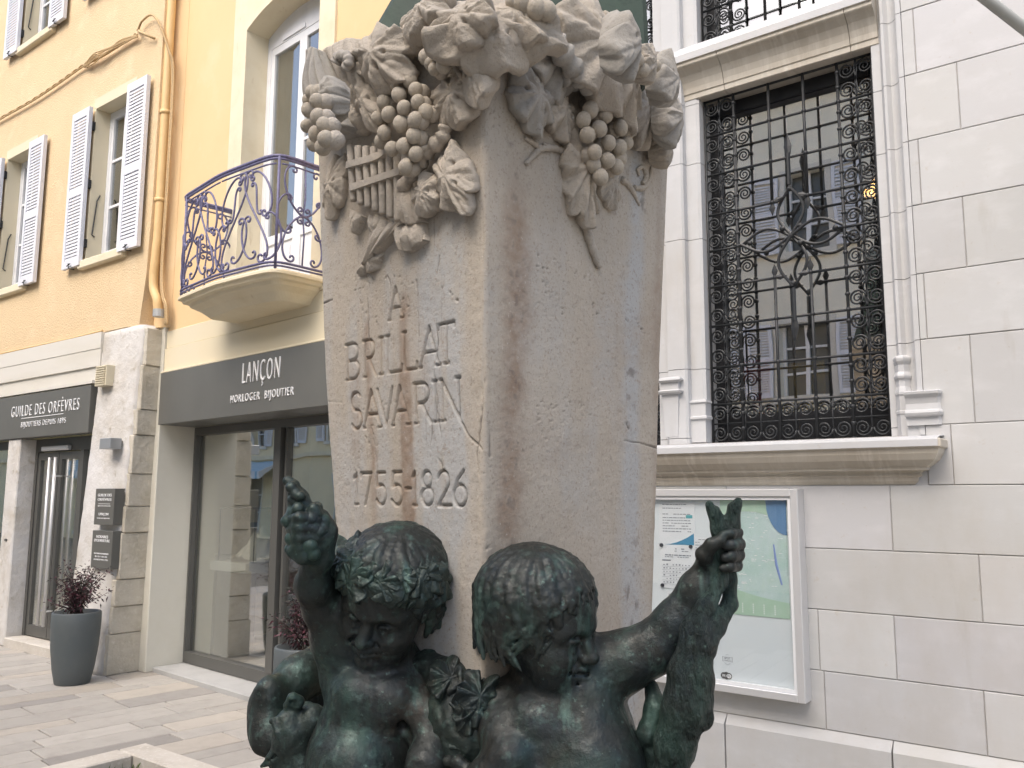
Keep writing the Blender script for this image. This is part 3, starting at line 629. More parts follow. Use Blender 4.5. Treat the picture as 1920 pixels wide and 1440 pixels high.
# ================================================================ white limestone building on the right
YR = 3.82
RB = wroot('stone_building', 'white limestone building with grilled window and moulded sill', 'building', (-1.0, 3.9, 0))
mb = MB(); rnd = random.Random(7)
rows = [(-.05, .625, -.973, .03), (.625, .866, -.634, 0), (.866, 1.1226, -.946, 0), (1.1226, 1.383, -.62, 0), (1.383, 1.655, -.935, 0), (1.655, 1.9, -.69, 0), (1.9, 2.258, -.6, 0), (2.258, 2.538, -.756, 0), (2.538, 2.837, -.592, 0), (2.837, 3.126, -.746, 0), (3.126, 3.423, -.58, 0), (3.423, 3.72, -.735, 0), (3.72, 4.02, -.6, 0), (4.02, 4.34, -.74, 0), (4.34, 4.66, -.6, 0)]
XW0 = -.785
blocks = []
for z0, z1, j, pr in rows:
    xs = [j]; 
    while xs[-1] < 3.2: xs.append(xs[-1]+rnd.uniform(.55, .75))
    lim = -2.86 if z1 < 1.66 else XW0
    while xs[0] > lim+.3: xs.insert(0, xs[0]-(.31 if rnd.random() < .3 else rnd.uniform(.6, .74)))
    if z0 < .5: xs = [-2.86, -2.3, -1.686, -.973, -.3, .4, 1.1, 1.8, 2.6, 3.3]
    if xs[0] > lim: xs.insert(0, lim)
    xs[0] = lim
    for a, b in zip(xs[:-1], xs[1:]): blocks.append((a, b, z0, z1, pr))
g = .0015
wb = MB(); tones = []
for a, b, z0, z1, pr in blocks:
    yf = YR-pr-rnd.uniform(0, .0015); e = .0025
    lo = [(a+g, YR+.2, z0+g), (b-g, YR+.2, z0+g), (b-g, YR+.2, z1-g), (a+g, YR+.2, z1-g)]
    md = [(x, yf+e, z) for x, _, z in lo]; up = [(a+g+e, yf, z0+g+e), (b-g-e, yf, z0+g+e), (b-g-e, yf, z1-g-e), (a+g+e, yf, z1-g-e)]
    if pr: md = [(a+g, yf+e, z0+g), (b-g, yf+e, z0+g), (b-g, YR+.002, z1-g), (a+g, YR+.002, z1-g)]; up = [(a+g+e, yf, z0+g+e), (b-g-e, yf, z0+g+e), (b-g-e, yf, z1-.04), (a+g+e, yf, z1-.04)]
    wb.loft([lo, md, up]); q_ = rnd.uniform(.93, 1.035); tones += [(q_, q_*rnd.uniform(.99, 1.0), q_*rnd.uniform(.965, 1.0), 1)]*12
M['limestone_blocks'] = M['limestone'].copy(); _t = M['limestone_blocks'].node_tree; _b = _t.nodes['Principled BSDF']
_at = _t.nodes.new('ShaderNodeAttribute'); _at.attribute_name = 'block_tone'; _mx = _t.nodes.new('ShaderNodeMix'); _mx.data_type = 'RGBA'; _mx.blend_type = 'MULTIPLY'; _mx.inputs['Factor'].default_value = 1
_t.links.new(_b.inputs['Base Color'].links[0].from_socket, _mx.inputs['A']); _t.links.new(_at.outputs['Color'], _mx.inputs['B']); _t.links.new(_mx.outputs['Result'], _b.inputs['Base Color'])
wall = part(RB, 'wall', wb, M['limestone_blocks']); wall.data.color_attributes.new('block_tone', 'FLOAT_COLOR', 'POINT').data.foreach_set('color', np.array(tones, np.float32).ravel())
part(wall, 'mortar_core', MB().box(-2.85, 3.2, YR+.005, YR+.19, 0, 1.86).box(XW0+.02, 3.2, YR+.005, YR+.19, 1.86, 4.6).box(XW0+.01, 3.2, YR+.02, YR+.3, 4.66, 9), M['mortar'])
part(RB, 'upper_wall', MB().box(XW0, 3.2, YR, YR+.3, 4.663, 9).box(-2.86, XW0, YR+.02, YR+.3, 6.2, 9), M['limestone'])
part(RB, 'side_wall', MB().box(-2.86, -2.7, YR+.2, 7.5, 0, 9), M['limestone']); part(RB, 'side_wall', MB().box(3.0, 3.2, YR+.3, 7.5, 0, 9), M['limestone'])
# moulded right jamb: flat band, chamfered shaft, hollow, wall
WX0, WX1, WZ0, WZ1 = -1.785, -.935, 1.857, 3.645
jp = [(WX1, 4.1), (WX1, 3.9), (WX1+.003, 3.897), (-.897, 3.897), (-.893, 3.89), (-.88, 3.862), (-.868, 3.862), (-.853, 3.882)]
jp += [(-.853+.046*math.sin(t)-0*t, 3.882-.06*(1-math.cos(t))) for t in np.linspace(.25, math.pi/2, 7)]
jp += [(-.803, YR+.0005), (XW0-.0005, YR+.0005), (XW0-.0005, 4.1)]
def stack(zs, fn, name, m, root=RB):
    o = None
    for a, b in zip(zs[:-1], zs[1:]):
        q = MB(); fn(q, a+.0015, b-.0015)
        if o is None: o = q
        else: o.add(q.v, q.f)
    return part(root, name, o, m)
stack([1.86, 1.9, 2.258, 2.538, 2.837, 3.126, 3.423, 3.72, 4.02, 4.34, 4.66, 5.2, 5.8, 6.2], lambda q, a, b: q.extrude(jp, 2, a, b), 'window_jamb', M['limestone'])
bs = MB()                                              # carved bases of the jamb mouldings
def base(poly, zs, grow):
    loops = []
    c = np.mean(np.array(poly), 0)
    for z, gq in zip(zs, grow): loops.append([(c[0]+(p[0]-c[0])*(1+gq[0]), c[1]+(p[1]-c[1])*(1+gq[1]) if p[1] < 3.9 else p[1], z) for p in poly])
    bs.loft(loops)
sh = [(-.90, 3.95), (-.90, 3.885), (-.882, 3.855), (-.862, 3.855), (-.846, 3.88), (-.846, 3.95)]
base(sh, [2.07, 2.1, 2.107, 2.115, 2.122, 2.135, 2.165, 2.18, 2.19, 2.197, 2.205], [(.1, .1), (.1, .1), (.3, .35), (.36, .4), (.3, .35), (.12, .1), (.12, .1), (.3, .35), (.36, .4), (.3, .35), (0, 0)])
base([(-.9, 3.95), (-.9, 3.875), (-.88, 3.845), (-.858, 3.845), (-.845, 3.87), (-.845, 3.95)], [1.86, 1.95, 1.955, 1.965, 1.97, 2.03, 2.037, 2.046, 2.07], [(.1, .1), (.1, .1), (.24, .2), (.24, .2), (.12, .1), (.12, .1), (.24, .2), (.24, .2), (0, 0)])
for zs, gs in (([1.9, 1.935, 1.94, 1.95, 1.958, 1.965, 1.99, 2.015, 2.028, 2.038, 2.045], [.012, .012, .03, .034, .03, .014, .010, .016, .032, .034, .0]),):
    bs.loft([[(-.852, 3.9, z), (-.852, YR-gq, z), (-.735+gq*.4, YR-gq, z), (-.725+gq*.4, YR-gq*.4, z), (-.725, 3.9, z)] for z, gq in zip(zs, gs)])
part(RB, 'moulding_base', bs, M['limestone'], smooth=False)
# mullion on the left, mirrored moulding
def mull(q, a, b):
    P = [(-2.04, 4.1), (-2.04, 3.9), (-1.975, 3.897), (-1.965, 3.85), (-1.9, 3.85), (-1.872, 3.853), (-1.862, 3.862), (-1.86, 3.897), (-1.8, 3.897), (WX0, 3.905), (WX0, 4.1)]; q.extrude(P, 2, a, b)
stack([1.86, 1.89, 2.234, 2.9, 3.3, 3.62, 4.35, 5.2, 6.2], mull, 'window_mullion', M['limestone'])
b2 = MB()
for zs, gs in (([1.87, 1.98, 1.985, 1.995, 2.0, 2.06, 2.066, 2.074, 2.08], [.012, .012, .022, .022, .014, .014, .022, .02, .0]), ([1.9, 2.11, 2.118, 2.126, 2.135, 2.17, 2.18, 2.19, 2.2], [.0, .01, .03, .034, .014, .014, .034, .03, .0])):
    hi = zs[-1] > 2.15
    x0, x1 = (-1.985, -1.915) if hi else (-1.98, -1.795)
    yf = 3.848 if hi else 3.895
    b2.loft([[(x0-gq, 3.95, z), (x0-gq, yf-gq, z), (x1+gq, yf-gq, z), (x1+gq, 3.95, z)] for z, gq in zip(zs, gs)])
part(RB, 'moulding_base', b2, M['limestone'])
part(RB, 'sill_backing', MB().box(-2.83, -.854, YR+.004, 4.0, 1.6, 1.83).box(-.853, XW0-.001, YR+.004, 4.0, 1.6, 1.8995), M['limestone'])
part(RB, 'left_jamb', MB().box(-2.86, -2.84, YR, 4.1, 1.86, 6.2).box(-2.84, -2.8, 3.87, 4.1, 1.86, 6.2), M['limestone'])
# transom between the two window rows
tp = [(4.1, WZ1), (3.9, WZ1), (3.893, WZ1+.004), (3.893, WZ1+.03), (3.887, WZ1+.034), (3.883, WZ1+.06), (3.873, WZ1+.09), (3.855, WZ1+.12), (3.828, WZ1+.142), (3.812, WZ1+.15), (3.808, WZ1+.155), (3.808, WZ1+.17), (3.8, WZ1+.173), (3.8, WZ1+.208), (3.806, WZ1+.212), (3.86, WZ1+.275), (3.905, WZ1+.285), (4.1, WZ1+.285)]
tr = MB()
for a, b in ((-2.83, -2.4), (-2.4, -1.98), (-1.98, -1.64), (-1.64, -1.02), (-1.02, -.897)):
    tr.loft([[(x, y_, z) for y_, z in tp] for x in (a+.0015, b-.0015)])
part(RB, 'transom', tr, M['limestone_dirty'])
cap = [(3.802, WZ1+.2135), (3.858, WZ1+.28), (3.9, WZ1+.289), (3.9, WZ1+.286), (3.86, WZ1+.2765), (3.806, WZ1+.2125)]
part(RB, 'transom_top', MB().extrude([(3.7985, WZ1+.174), (3.7985, WZ1+.21), (3.804, WZ1+.2145), (3.86, WZ1+.279), (3.9, WZ1+.288), (3.9, WZ1+.2865), (3.86, WZ1+.2765), (3.806, WZ1+.2125), (3.7995, WZ1+.209), (3.7995, WZ1+.174)], 0, -2.8, -.9), M['limestone'])
# sill with cavetto and returned end
spf = [(3.93, 1.862), (3.74, 1.848), (3.69, 1.838), (3.686, 1.833), (3.686, 1.806), (3.69, 1.802), (3.697, 1.8), (3.703, 1.78), (3.718, 1.755), (3.742, 1.735), (3.757, 1.726), (3.757, 1.716), (3.783, 1.712), (3.79, 1.702), (3.786, 1.694), (3.8, 1.686), (3.803, 1.672), (3.8165, 1.658), (3.93, 1.655)]
def se(y_): return -.838+(YR-y_)*1.0
sm = MB()
lps = [[(-2.84, y_, z) for y_, z in spf]] + [[(x, y_, z) for y_, z in spf] for x in (-2.2, -1.6, -1.0)] + [[(se(min(y_, YR)), y_, z) for y_, z in spf], [(se(min(y_, YR))-.0001, max(y_, YR-.0005), z) for y_, z in spf]]
sm.loft(lps); sil = part(RB, 'sill', sm, M['limestone_dirty'])
part(sil, 'sill_top', MB().extrude([(3.93, 1.8655), (3.74, 1.8515), (3.688, 1.841), (3.6835, 1.834), (3.6835, 1.807), (3.6855, 1.807), (3.6855, 1.834), (3.69, 1.8385), (3.74, 1.8485), (3.93, 1.8625)], 0, -2.83, -.715), M['limestone'])
# glazing
def win_r(x0, x1, z0, z1, panel, gl='glass_right'):
    f = MB(); y_ = 4.05; t = .05
    f.box(x0-.02, x0+.045, y_-.02, y_+.06, z0, z1).box(x1-.045, x1+.02, y_-.02, y_+.06, z0, z1).box(x0+.045, x1-.045, y_-.02, y_+.06, z1-.075, z1+.03).box(x0+.045, x1-.045, y_-.02, y_+.06, z0, z0+panel)
    f.box(x0+.045, x1-.045, y_-.03, y_-.02, z1-.07, z1-.045)
    w_ = part(RB, 'window', f, mat('dark_painted_sash', (.018, .019, .022), .4)); part(w_, 'pane', MB().box(x0+.04, x1-.04, y_+.01, y_+.016, z0+panel-.01, z1-.07), M[gl]); return w_
M['glass_right'] = glass_mat('reflecting_window_glass', (.85, .85, .82), .68)
win_r(WX0, WX1, WZ0, WZ1, .15); win_r(WX0, WX1, WZ1+.285, 5.9, .06, 'glass_dark'); win_r(-2.8, -2.04, WZ0, WZ1, .15); win_r(-2.8, -2.04, WZ1+.285, 5.9, .06, 'glass_dark')
part(RB, 'lintel', MB().box(-2.84, -.9, 3.88, 4.1, 5.9, 6.3), M['limestone'])
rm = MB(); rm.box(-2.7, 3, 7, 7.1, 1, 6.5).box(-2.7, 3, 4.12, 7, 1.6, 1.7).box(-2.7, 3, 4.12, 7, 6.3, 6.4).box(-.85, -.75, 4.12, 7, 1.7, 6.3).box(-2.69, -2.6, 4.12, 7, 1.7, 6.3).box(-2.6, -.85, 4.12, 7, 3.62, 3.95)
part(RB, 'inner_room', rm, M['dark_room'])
# wrought iron grilles
def grille(x0, x1, z0, z1, bottom, ornament):
    y_ = 3.955; W_ = x1-x0; sw = .165*W_/.85; bars = MB(); scr = MB(); orn = MB()
    hz = [1.859, 2.053, 2.239, 2.4486, 2.65, 2.839, 3.027, 3.2376, 3.449, 3.642]; hz = [z0+(h-1.859)/(3.642-1.859)*(z1-z0) for h in hz]
    V = [x0+.008, x0+sw, x0+sw+(W_-2*sw)/3+.01, x1-sw-(W_-2*sw)/3+.01, x1-sw, x1-.008]
    gap = (hz[4], hz[6])
    for i, h in enumerate(hz):
        if ornament and i == 5:
            bars.tube([(x0, y_, h), (V[1]+.03, y_, h)], .0065, 6); bars.tube([(V[4]-.03, y_, h), (x1, y_, h)], .0065, 6); continue
        if ornament and i in (4, 6):
            bars.tube([(x0, y_, h), (V[2]+.01, y_, h)], .0065, 6); bars.tube([(V[3]-.01, y_, h), (x1, y_, h)], .0065, 6); continue
        bars.tube([(x0, y_, h), (x1, y_, h)], .0065, 6)
    for i, x in enumerate(V):
        if ornament and i in (2, 3): bars.tube([(x, y_-.007, z0), (x, y_-.007, gap[0])], .0075, 6); bars.tube([(x, y_-.007, gap[1]), (x, y_-.007, z1)], .0075, 6)
        else: bars.tube([(x, y_-.007, z0), (x, y_-.007, z1)], .0075 if 0 < i < 5 else .006, 6)
    for x in V[1:-1]:
        for a, b in zip(hz[:-1], hz[1:]):
            for f_ in ((.0, .36, .75) if x in (V[1], V[4]) else (0,)):
                z = a+(b-a)*f_
                if ornament and x in (V[2], V[3]) and gap[0]+.02 < z < gap[1]-.02: continue
                bars.ball((x, y_-.006, z), .0125, 7, 5)
    def spi(cx, cz, r, a0, s): 
        P = spiral((cx, cz), r, r*.12, a0, a0+s*math.pi*4.4, 30); scr.tube([(p[0], y_, p[1]) for p in P], np.linspace(.0055, .0035, 30), 5)
    cw = sw/2
    for i in range(len(hz)-1):
        if bottom and i == 0: continue
        a, b = hz[i], hz[i+1]; h = (b-a)/2; r = min(cw*.47, h*.47)
        for side in (0, 1):
            xb = x0 if side == 0 else x1-sw
            for c in (0, 1):
                cx = xb+cw*(c+.5)
                for k in (0, 1):
                    cz = a+h*(k+.5); o = (1 if c else -1); spi(cx, cz, r, math.pi if c == 1 else 0, (1 if k == 0 else -1))
                q = [(xb+cw, y_, a+.004), (xb+cw+(.006 if c else -.006), y_, a+h*.5), (xb+cw, y_, a+h), (xb+cw+(.006 if c else -.006), y_, a+h*1.5), (xb+cw, y_, b-.004)]
                scr.tube(smooth_path(q, 4), .0045, 5)
    if bottom:
        n = int(round(W_/cw)); cwb = W_/n
        for r_ in (0, 1):
            for k in range(n): spi(x0+cwb*(k+.5), hz[0]+(hz[1]-hz[0])*(.25+.5*r_), cwb*.46, math.pi*(k % 2), 1 if (k+r_) % 2 else -1)
        for k in range(n+1): scr.tube([(x0+cwb*k, y_, hz[0]), (x0+cwb*k+.004*(-1)**k, y_, (hz[0]+hz[1])/2), (x0+cwb*k, y_, hz[1])], .004, 5)
        bars.tube([(x0, y_, (hz[0]+hz[1])/2), (x1, y_, (hz[0]+hz[1])/2)], .004, 5)
    if ornament:
        cx, cz = (V[2]+V[3])/2, hz[5]+.005; hw = (V[4]-V[1])/2; hh = hz[6]-hz[4]
        tt = np.linspace(-1, 1, 61); sg = lambda t: np.sign(t)*np.abs(np.sin(math.pi*t))**1.15
        for sgn in (1, -1):
            orn.tube([(cx+.066*sgn*float(sg(t)), y_-.008*sgn, cz+hh*.66*t) for t in tt], .0075, 7)
            orn.tube([(cx+hw*.98*t, y_-.008*sgn, cz+.058*sgn*float(sg(t))) for t in tt], .0075, 7)
        for px_, pz_ in ((.042, .042), (-.042, .042), (.042, -.042), (-.042, -.042), (0, hh*.62), (0, -hh*.62), (hw*.8, 0), (-hw*.8, 0), (0, 0)): orn.ball((cx+px_, y_-.004, cz+pz_), .0135, 8, 6)
        for zz, ln in ((hh*.68, 1), (-hh*.68, -1)):
            orn.tube([(cx, y_-.004, cz+zz), (cx, y_-.004, cz+zz+ln*hh*.42)], .01, 7)
            orn.loft([[(cx+a*wd, y_-.004+b*.006, cz+zz+ln*(hh*.42+t)) for a, b in ((1, 0), (0, 1), (-1, 0), (0, -1))] for t, wd in ((-.03, .008), (.035, .02), (.1, .001))])
        for x in (V[2], V[3]):
            for z in (gap[0], gap[1]):
                vz = 1 if z == gap[0] else -1; vx = 1 if x == V[2] else -1
                def leaf(px_, pz_, dx, dz):
                    orn.loft([[(px_+dx*t-dz*wd*a, y_-.008+b*.004, pz_+dz*t+dx*wd*a) for a, b in ((1, 0), (0, 1), (-1, 0), (0, -1))] for t, wd in ((0, .004), (.03, .016), (.068, .001))])
                leaf(x, z, 0, vz); leaf(x, z, vx*.9, vz*-.25 if vz < 0 else .0); leaf(x, z, vx*.7, vz*.0)
    o = part(RB, 'window_grille', bars, M['iron_black'], smooth=True); part(o, 'scrollwork', scr, M['iron_black'], smooth=True)
    if ornament: part(o, 'lattice_ornament', orn, M['iron_black'])
grille(WX0+.004, WX1-.004, 1.864, 3.641, True, True)
grille(WX0+.004, WX1-.004, WZ1+.288, 5.88, False, False)
grille(-2.8, -2.045, 1.864, 3.641, True, False); grille(-2.8, -2.045, WZ1+.288, 5.88, False, False)

# things behind the glass
lp = empty('inside_lamp', 'small glowing lamp behind the grilled window', 'lamp', (-1.04, 4.42, 3.15))
glow = mat('warm_bulb', (1, .7, .35), .4, emit=((1, .55, .2), 9))
link('lamp_shade', MB().lathe([(.001, .07), (.03, .066), (.05, .04), (.058, .0), (.05, -.03), (.02, -.045), (.001, -.046)], n=16).mesh('lamp_shade', True), glow, lp)
bu = MB().ball((-.075, 0, -.005), .02, 10, 8).mesh('bulb', True); link('bulb', bu, glow, lp)
link('bracket', MB().tube([(0, 0, -.04), (0, .04, -.09), (0, .12, -.1)], .006, 6).tube([(-.075, 0, -.02), (-.06, .02, -.07), (0, .04, -.09)], .004, 6).mesh('bracket'), M['iron_black'], lp)
po = MB().box(-.075, .075, 0, .01, 0, .3).build('poster', mat('pink_poster', (.85, .2, .27), .6), None, bevel=.002); po.location = (-1.62, 4.12, 1.99); tag(po, 'pink poster with a white strip standing inside the grilled window', 'poster')
part(po, 'white_strip', MB().box(-.06, -.015, -.004, -.001, .03, .2), M['paper'])
po = MB().box(-.12, .12, 0, .01, 0, .27).build('folder', mat('yellow_card', (.8, .62, .08), .6), None, bevel=.002); po.location = (-1.4, 4.13, 1.99); tag(po, 'yellow card folder standing inside the grilled window beside the pink poster', 'folder')

# ---------------------------------------------------------------- town notice case
CX0, CX1, CZ0, CZ1, YF = -2.12, -1.297, .735, 1.64, 3.74
NC = empty('notice_case', 'flat aluminium notice case with map and papers on the limestone wall', 'notice board', ((CX0+CX1)/2, YR, CZ0)); off = -Vector(NC.location)
def ncp(name, mb_, m, parent=NC, bevel=0):
    me = mb_.mesh(name, False, bevel); me.transform(Matrix.Translation(off)); return link(name, me, m, parent)
fr = MB(); t = .034
fr.box(CX0, CX0+t, YF, YR-.001, CZ0, CZ1).box(CX1-t, CX1, YF, YR-.001, CZ0, CZ1).box(CX0+t, CX1-t, YF, YR-.001, CZ1-t, CZ1).box(CX0+t, CX1-t, YF, YR-.001, CZ0, CZ0+t)
ncp('frame', fr, M['case_metal'], bevel=.003)
i2 = MB(); a0, a1, b0, b1 = CX0+t+.001, CX1-t-.001, CZ0+t+.001, CZ1-t-.001; t2 = .014
i2.box(a0, a0+t2, YF+.01, YF+.03, b0, b1).box(a1-t2, a1, YF+.01, YF+.03, b0, b1).box(a0+t2, a1-t2, YF+.01, YF+.03, b1-t2, b1).box(a0+t2, a1-t2, YF+.01, YF+.03, b0, b0+t2)
ncp('inner_rim', i2, mat('white_rim', (.75, .76, .77), .4))
bk = ncp('back_panel', MB().box(CX0+.03, CX1-.03, YF+.035, YF+.045, CZ0+.03, CZ1-.03), mat('white_board', (.66, .71, .74), .35, var=[(1.5, (.72, .74, .75), .4, .7)]))
ncp('glass', MB().box(a0+t2, a1-t2, YF+.016, YF+.019, b0+t2, b1-t2), glass_mat('case_glass', (.97, .98, .98), .06))
ycon = YF+.0345
def cpx(x, y_): p = on_plane(x, y_, (0, ycon, 0), (0, 1, 0)); return p[0], p[2]
ink = mat('grey_ink', (.2, .22, .26), .7); blue = mat('blue_ink', (.05, .25, .42), .6); teal = mat('teal_ink', (.1, .38, .42), .6)
def strip(mb_, x0, x1, z, h, y_): mb_.box(x0, x1, y_-.0012, y_-.0002, z, z+h)
def words(mb_, x0, x1, z, h, y_, rnd, fill=.8):
    x = x0
    while x < x1-.004:
        L = rnd.uniform(.006, .02); 
        if rnd.random() < fill: strip(mb_, x, min(x+L, x1), z, h, y_)
        x += L+.004
SX0, SX1 = cpx(1236, 980)[0], cpx(1303, 980)[0]
def sheet(x0, x1, z0, z1, y_, label):
    o = MB().box(x0, x1, y_, y_+.0008, z0, z1).build('notice_sheet', M['paper']); c = Vector(((x0+x1)/2, y_, z0)); o.data.transform(Matrix.Translation(-c)); o.location = c; return tag(o, label, 'notice'), c
rnd = random.Random(11)
def sub(o, c, name, mb_, m): me = mb_.mesh(name); me.transform(Matrix.Translation(-c)); return link(name, me, m, o)
zt = cpx(1290, 942)[1]; zb = cpx(1290, 1022)[1]
o, c = sheet(SX0, SX1, zb-.02, zt, ycon-.0015, 'white notice with a blue swoosh in the upper left of the notice case')
tx = MB()
for i, q in enumerate((.012, .03, .058, .075, .088, .101, .114, .127, .14)): words(tx, SX0+.02, SX1-.02-(.05 if i in (1,) else 0), zt-q, .0035, ycon-.0015, rnd, .9)
sub(o, c, 'printed_text', tx, ink)
zs_ = zb; X0, X1 = SX0+.03, SX1-.006
sub(o, c, 'blue_swoosh', MB().extrude([(X0, zs_), (X1, zs_), (X1, zs_+.055)]+[(X1-(X1-X0)*t, zs_+.055*(1-t)**1.8) for t in (.2, .4, .6, .8)], 1, ycon-.0028, ycon-.0017), blue)
sub(o, c, 'teal_box', MB().box(SX1-.045, SX1-.012, ycon-.0028, ycon-.0017, zt-.075, zt-.06), teal)
z2 = cpx(1290, 1105)[1]
o, c = sheet(SX0+.002, SX1-.002, z2, zb-.005, ycon-.003, 'white timetable sheet below the blue swoosh notice in the case')
tx = MB(); words(tx, SX0+.07, SX1-.05, zb-.022, .004, ycon-.003, rnd); words(tx, SX0+.06, SX1-.03, zb-.032, .003, ycon-.003, rnd); words(tx, SX0+.03, SX1-.02, zb-.052, .005, ycon-.003, rnd, 1); words(tx, SX0+.03, SX1-.02, zb-.06, .003, ycon-.003, rnd)
strip(tx, SX0+.015, SX0+.06, zb-.078, .006, ycon-.003)
for i in range(6):
    for j in range(9):
        if rnd.random() < .85: x = SX0+.02+j*.0165; strip(tx, x, x+rnd.uniform(.004, .009), zb-.098-i*.0165, rnd.uniform(.003, .007), ycon-.003)
    strip(tx, SX0+.012, SX1-.012, zb-.104-i*.0165, .0008, ycon-.003)
sub(o, c, 'printed_table', tx, ink)
x0, z0 = cpx(1303, 1100); x1, z1 = cpx(1330, 1008)
o, c = sheet(x0+.003, x1+.02, z0, z1, ycon-.0008, 'narrow white notice partly behind the bronze forearm'); tx = MB()
for i in range(12): words(tx, x0+.008, x1+.01, z1-.012-i*.013, .003, ycon-.0008, rnd)
sub(o, c, 'printed_text', tx, ink)
x0, z0 = cpx(1252, 1180); x1, z1 = cpx(1300, 1112)
o, c = sheet(x0, x1, z0, z1, ycon-.0006, 'small pale notice below the timetable sheet'); tx = MB(); words(tx, x0+.01, x0+.05, z1-.015, .003, ycon-.0006, rnd); sub(o, c, 'printed_text', tx, ink)
mg = mat('black_magnet', (.03, .03, .04), .4)
for i, (x, y_, lab) in enumerate(((1241, 1022, 'black round magnet left of the blue swoosh'), (1296, 1025, 'black round magnet under the right end of the blue swoosh'), (1243, 1097, 'black round magnet at the lower left corner of the timetable'))):
    X, Z = cpx(x, y_); m_ = MB().tube([(0, 0, 0), (0, -.006, 0)], [.0095, .0085], 14).build('magnet', mg); m_.location = (X, ycon-.004, Z); tag(m_, lab, 'magnet', 'magnets holding the notices')
# town map
mm = mat('town_map_print', (.43, .58, .54), .45, var=[(7, (.55, .65, .65), .38, .6), (4, (.44, .6, .5), .5, .7), (160, (.75, .82, .8), .64, .69), (120, (.24, .35, .38), .64, .7)])
x0, z1 = cpx(1350, 937); x1, z0 = cpx(1482, 1161)
c = Vector(((x0+x1)/2, ycon-.001, z0))
o = MB().box(x0, x1, ycon-.001, ycon, z0, z1).build('town_map', mm); o.data.transform(Matrix.Translation(-c)); o.location = c; tag(o, 'green and teal town map behind the glass of the notice case', 'map')
yq = ycon-.001
gm_ = mat('map_green', (.4, .56, .43), .5, var=[(20, (.46, .6, .5), .4, .7)])
H_ = z1-z0; W_ = x1-x0
bnd = [(x0, z0), (x1, z0)]+[(x1-(W_)*t, z0+H_*(.13+.13*t-.02*math.sin(t*3))) for t in np.linspace(0, 1, 9)]
sub(o, c, 'map_border', MB().extrude(bnd, 1, yq-.0012, yq-.0002), gm_)
top = [(x0, z1-.002), (x0, z1-H_*.16)]+[(x0+W_*t, z1-H_*(.16-.1*math.sin(t*2.4)+.14*t*t)) for t in np.linspace(.1, 1, 9)]+[(x1, z1-.002)]
sub(o, c, 'map_border', MB().extrude(top, 1, yq-.0012, yq-.0002), gm_)
sub(o, c, 'blue_corner', MB().extrude([(x1, z1), (x1-W_*.3, z1)]+[(x1-W_*.3*math.cos(t), z1-H_*.3*math.sin(t)) for t in np.linspace(.3, 1.57, 7)], 1, yq-.0024, yq-.0014), mat('map_blue', (.12, .24, .42), .5))
sub(o, c, 'river', MB().tube([(a, yq-.0006, b) for a, b in ((x1-W_*.2, z0+H_*.62), (x1-W_*.17, z0+H_*.45), (x1-W_*.1, z0+H_*.28))], [.003, .006, .004], 5), mat('map_violet', (.22, .3, .6), .5))
rd = MB(); 
for i in range(60):
    a = x0+W_*min(.92, max(.1, rnd.gauss(.58, .2))); b = z0+H_*min(.85, max(.28, rnd.gauss(.52, .16))); an = rnd.choice([.2, 1.8, 2.4, .9])+rnd.gauss(0, .2); L = rnd.uniform(.008, .035)
    rd.tube([(a, yq-.0004, b), (a+L*math.cos(an), yq-.0004, b+L*math.sin(an))], rnd.uniform(.0005, .0011), 4)
sub(o, c, 'streets', rd, mat('map_street', (.62, .74, .72), .5))
lb = MB()
for i in range(70): words(lb, *(lambda a: (a, a+rnd.uniform(.01, .028)))(x0+W_*rnd.uniform(.1, .88)), z0+H_*rnd.uniform(.22, .9), rnd.uniform(.0022, .004), yq-.0003, rnd)
for k in range(4): 
    for j in range(5): strip(lb, x0+W_*(.3+.16*k), x0+W_*(.3+.16*k)+.005, z0+.012+j*.009, .005, yq-.0013)
sub(o, c, 'map_lettering', lb, M['letter'])
# logos on the back panel
yl = YF+.035
X, Z = cpx(1362, 1267); off2 = off
lg = MB()
for dx in (-.013, 0, .013): lg.tube([(X+dx, yl-.0003, Z), (X+dx, yl-.0014, Z)], .0165 if dx == 0 else .014, 24)
lo = ncp('wifi_logo', lg, mat('black_print', (.03, .03, .035), .5), bk)
lw = MB(); lw.extrude([(X+.002+.0115*math.cos(t) + .0105, Z+.0095*math.sin(t)) for t in np.linspace(0, 2*math.pi, 18, endpoint=False)], 1, yl-.0022, yl-.0016); ncp('logo_bubble', lw, M['letter'], bk)
def lab(txt, x, z, wd, ht, m, yy):
    me = text_mesh(txt, width=wd, height=ht, depth=.0006, bold=.02); me.transform(Matrix.Translation(Vector((x, yy, z))+off)); link('logo_lettering', me, m, bk)
lab('Wi', X-.0125, Z-.0065, .016, .013, M['letter'], yl-.0016); lab('Fi', X+.0125, Z-.0065, .013, .013, ink, yl-.0024)
X, Z = cpx(1364, 1237); lab('SPOT', X, Z+.001, .03, .011, ink, yl-.0004); lab('CONNEXION', X, Z-.007, .033, .005, ink, yl-.0004); lab('[', X-.0215, Z-.009, .004, .022, ink, yl-.0004); lab(']', X+.0215, Z-.009, .004, .022, ink, yl-.0004)
rg = MB(); rg.tube([(X+.012*math.cos(t), yl-.0008, Z-.013+.009*math.sin(t)) for t in np.linspace(math.pi, 2*math.pi, 14)], .0006, 4); rg.tube([(X+.006*math.cos(t), yl-.0008, Z+.019+.004*math.sin(t)) for t in np.linspace(0, math.pi, 10)], .0006, 4); ncp('logo_arc', rg, ink, bk)

